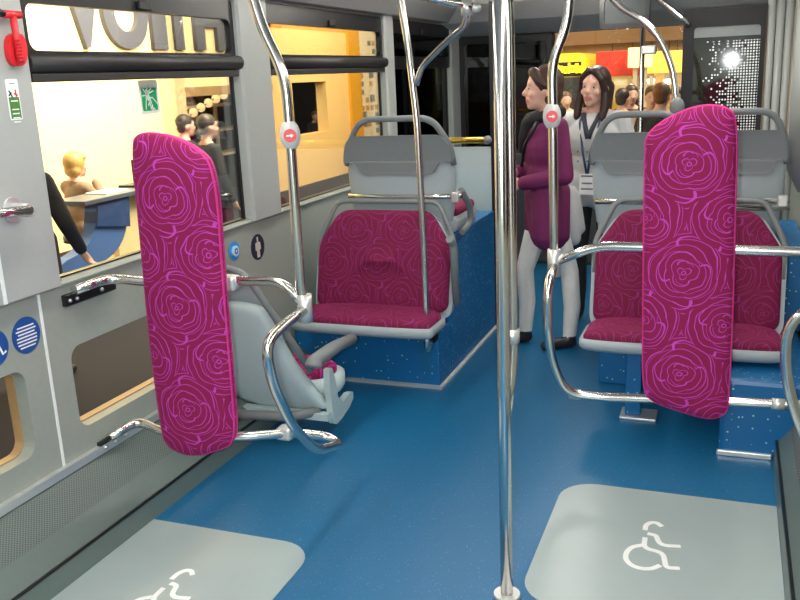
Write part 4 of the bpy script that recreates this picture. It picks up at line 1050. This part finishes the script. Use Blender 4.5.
obj('screen', box(XD-.18, XD+.10, p.y+.12, p.y+.14, tz+.02, tz+.24, .004), M_BLACK, lp_)
obj('keyboard', box(XD-.18, XD+.10, p.y-.10, p.y+.13, tz+.01, tz+.03, .004), M_BLACK, lp_)
pap = thing('paper_stack', 'white papers lying on the reception counter', 'paper', (XD-.2, p.y-.4, tz+.01))
obj('paper', box(XD-.18, XD+.05, p.y-.55, p.y-.25, tz+.01, tz+.02), M_WHITE, pap)
# seated woman at the counter (faces along +Y, a hand at her chin)
sb = PX(74, 166, x=-5.85)
kk = 1.0
seat_base = (-5.85, sb.y, sb.z-1.50)
person('blonde woman in a brown jacket sitting at the counter, chin on hand', 'person', seat_base, math.radians(180-18), 1.62, M_SKIN, mat('brown_skirt', (110, 80, 62), .8), mat('brown_jacket', (150, 122, 98), .8), hair_round,
    [((-.22, -.16, 1.06), (-.05, -.17, 1.34), None), ((.2, -.12, 1.06), (.08, -.32, 1.05), None)], voxel=.012, seated=True, hairc=(196, 156, 92))
stl = thing('stool', 'dark stool under the blonde woman at the counter', 'stool', (-5.85, sb.y, ZG))
obj('stool_seat', tube([(-5.85, sb.y, sb.z-.72), (-5.85, sb.y, sb.z-.66)], .19, 0, 20), M_BLACK, stl)
obj('stool_post', tube([(-5.85, sb.y, ZG), (-5.85, sb.y, sb.z-.7)], .03, 0, 10), M_ALU, stl)
obj('stool_base', tube([(-5.85, sb.y, ZG), (-5.85, sb.y, ZG+.03)], .2, 0, 20), M_ALU, stl)
# walkers
M_SUIT = mat('dark_suit', (44, 38, 38), .8); M_SUIT2 = mat('charcoal_suit', (34, 34, 38), .8)
def walker(px, py, x, ang, lab, suit, hairc, legs=None, h=None, hf=hair_short, group=None):
    p = PX(px, py, x=x); h = h or (p.z-ZG)/.93
    return person(lab, 'person', (x, p.y, ZG), math.radians(ang), h, M_SKIN, legs or suit, suit, hf,
        [((-.24, .0, 1.03), (-.24, -.10, .80), (1, 0, 0)), ((.24, .02, 1.03), (.20, -.22, .92), (-1, 0, 0))], coat_z=.70, voxel=.014, hairc=hairc, group=group)
walker(206, 127, -4.7, 150, 'short-haired man in a dark suit walking outside the first window', M_SUIT, (72, 58, 48))
walker(184, 126, -5.4, 150, 'person in a dark jacket half hidden behind the man in the dark suit', M_SUIT2, (50, 42, 38))
walker(315, 116, -7.6, 60, 'man in a dark suit seen through the opening in the yellow wall', M_SUIT, (110, 84, 66))
pd_ = PX(32, 150, x=-4.2)
person('person in a dark coat outside, half hidden behind the left pillar', 'person', (-4.2, PX(20, 200, x=-4.2).y, ZG), math.radians(200), 1.66, M_SKIN, M_SUIT2, mat('dark_brown_coat', (48, 34, 30), .9), hair_short,
    [((-.26, -.0, 1.04), (-.30, -.10, .84), (0, -1, 0)), ((.24, .02, 1.03), (.20, -.2, .9), (-1, 0, 0))], coat_z=.6, voxel=.014, hairc=(40, 32, 30))

# beyond the windscreen: yellow bus, banners, stand lights, visitors
YBU = 13.5
yb0 = PX(540, 60, y=YBU); yb1 = PX(588, 60, y=YBU); zt = PX(570, 53, y=YBU).z
bus = thing('yellow_bus', 'yellow bus with an amber destination display behind the two women', 'bus', ((yb0.x+yb1.x)/2-1, YBU+2, ZG))
bx0 = yb1.x-2.5
obj('body', box(bx0, yb1.x, YBU, YBU+6, ZG+.3, zt, .18, 4), mat('bus_yellow', (236, 196, 30), .3), bus)
dz1 = PX(570, 62, y=YBU).z; dz0 = PX(570, 76, y=YBU).z
obj('destination_box', box(bx0+.15, yb1.x-.1, YBU-.03, YBU+.02, dz0, dz1, .01), M_BLACK, bus)
obj('windscreen', box(bx0+.12, yb1.x-.12, YBU-.025, YBU+.02, .7, dz0-.02, .01), mat('bus_screen', (60, 58, 56), .15), bus)
M_AMB = mat('amber_led', (255, 200, 20), .5, emit=3)
u = PX(556, 68, y=YBU).x
for k, wd_ in enumerate((.055, .05, .055, .03, .055, .05, .055, .03)):
    hh = (.13, .10, .10, .15, .10, .14, .10, .12)[k]; z_ = dz0+.04+.012*(k % 3 == 1)
    obj('led_glyph', plate(rrect(u, u+wd_, z_, z_+hh, .012), [rrect(u+.018, u+wd_-.014, z_+.03, z_+hh-.03, .004)] if wd_ > .04 else [], .012, lambda x, z, n: (x, YBU-.031-n, z)), M_AMB, bus); u += wd_+.010
for s in (bx0+.4, yb1.x-.45):
    obj('wheel', tube([(s, YBU+1.2, ZG+.5), (s+.2, YBU+1.2, ZG+.5)], .5, 0, 24), M_BLACK, bus)
    obj('headlamp', ball((s, YBU, .35), .12, .05, .1), mat('headlamp', (240, 236, 220), .2), bus)
def banner(pix, Y, m, lab, nm='banner', depth=.12):
    a, b = PX(*pix[0], y=Y), PX(*pix[1], y=Y)
    t = thing(nm, lab, 'banner', ((a.x+b.x)/2, Y, ZG)); obj('panel', box(a.x, b.x, Y, Y+depth, b.z, a.z, .01), m, t)
    for x in (a.x+.1, b.x-.1): obj('post', box(x-.03, x+.03, Y+.03, Y+.09, ZG, b.z), M_RACK, t)
    return t
banner(((596, 52), (645, 75)), 13.2, mat('banner_red', (206, 50, 26), .6, emit=.25), 'red banner over the show stand behind the grey-jacket woman')
banner(((628, 48), (652, 67)), 13.0, mat('lightbox_cream', (255, 226, 150), .5, emit=1.0), 'cream lit sign beside the red banner', 'light_box')
banner(((645, 52), (690, 72)), 14.2, mat('lightbox_amber', (250, 190, 70), .5, emit=.9), 'amber lit fascia of the far show stand', 'light_box')
fw_ = thing('far_stand', 'tan show stand wall far beyond the windscreen', 'wall', (-2, 20, ZG))
a, b = PX(540, 20, y=20), PX(740, 20, y=20)
obj('back_panel', box(a.x-1, b.x+2, 20, 20.2, ZG, 3.4), mat('far_tan', (206, 166, 104), .7), fw_)
obj('fascia', box(a.x-1, b.x+2, 19.6, 20, PX(600, 44, y=19.6).z, 4.6), mat('far_ochre', (150, 112, 72), .7), fw_)
for k, (px, py) in enumerate(((612, 86), (632, 84), (651, 79), (668, 79), (643, 92), (676, 90))):
    p = PX(px, py, y=19.75); l_ = thing('display_lamp', 'small bright display lamp on the far stand, ' + ('leftmost of the row', 'second from the left', 'fourth from the left', 'fifth from the left', 'third from the left', 'rightmost of the row')[k], 'lamp', p, 'display lamps on the far stand')
    obj('shade', tube([p+Vector((0, 0, .12)), p], lambda t: .05+.05*t, 0, 12), M_RACK, l_)
    obj('bulb', ball(p+Vector((0, 0, -.03)), .085, u=10, v=8), mat('lamp_bulb', (255, 244, 214), .5, emit=6), l_)
    obj('cable', tube([p+Vector((0, 0, .12)), Vector((p.x, p.y, PX(600, 44, y=19.6).z+.01))], .008, 0, 6), M_BLACK, l_)
vis = ((566, 100, 12.6, 20, 'visitor in a pale coat between the two women', (200, 190, 176), (96, 70, 50)), (622, 99, 10.6, 160, 'visitor in a black jacket seen right of the grey-jacket woman', (40, 36, 36), (60, 44, 36)), (631, 95, 11.3, 20, 'visitor in a brown coat in the far crowd', (90, 62, 46), (70, 50, 38)), (637, 104, 12.0, 190, 'visitor in a beige coat before the far stand', (120, 104, 86), (70, 52, 40)), (652, 97, 10.2, 10, 'visitor in white behind the thin front pole', (226, 214, 190), (90, 66, 46)), (661, 96, 9.0, 170, 'visitor in a dark coat left of the dotted glass', (38, 34, 34), (130, 80, 40)), (676, 99, 9.5, 0, 'visitor in an amber shirt beside the dotted glass', (214, 150, 60), (60, 46, 36)))
for (px, py, Y, ang, lab, cc, hc) in vis:
    p = PX(px, py, y=Y); h = min(1.85, max(1.5, (p.z-ZG)/.93))
    person(lab, 'person', (p.x, Y, ZG), math.radians(ang), h, M_SKIN, M_SUIT2, mat('visitor_%d_%d_%d' % cc, cc, .8), hair_short,
        [((-.24, 0, 1.03), (-.24, -.10, .80), None), ((.24, .02, 1.03), (.20, -.22, .95), None)], coat_z=.72, voxel=.02, hairc=hc, group='visitors beyond the windscreen')
# glowing panels added to stand for reflections in the dark door glass
for pix, m, lab in ((((474, 51), (487, 57)), mat('reflection_white', (220, 226, 230), .5, emit=2.5), 'small white and blue glowing panel for a reflection in the dark door glass'), (((477, 65), (490, 71)), mat('reflection_tan', (230, 196, 130), .5, emit=2.0), 'small tan glowing panel for a reflection in the dark door glass')):
    YS = 11.5 if 'white' in lab else 11.8
    a, b = PX(*pix[0], y=YS), PX(*pix[1], y=YS)
    t = thing('reflection_panel', lab, 'sign', ((a.x+b.x)/2, YS, b.z)); obj('panel', box(a.x, b.x, YS, YS+.04, b.z, a.z), m, t)
    obj('post', box((a.x+b.x)/2-.02, (a.x+b.x)/2+.02, YS+.045, YS+.08, ZG, a.z), M_BLACK, t)
    if 'white' in lab: obj('blue_panel', box(a.x, (a.x+b.x)/2, 11.5, 11.54, b.z-.1, b.z), mat('reflection_blue', (40, 100, 220), .5, emit=2), t)
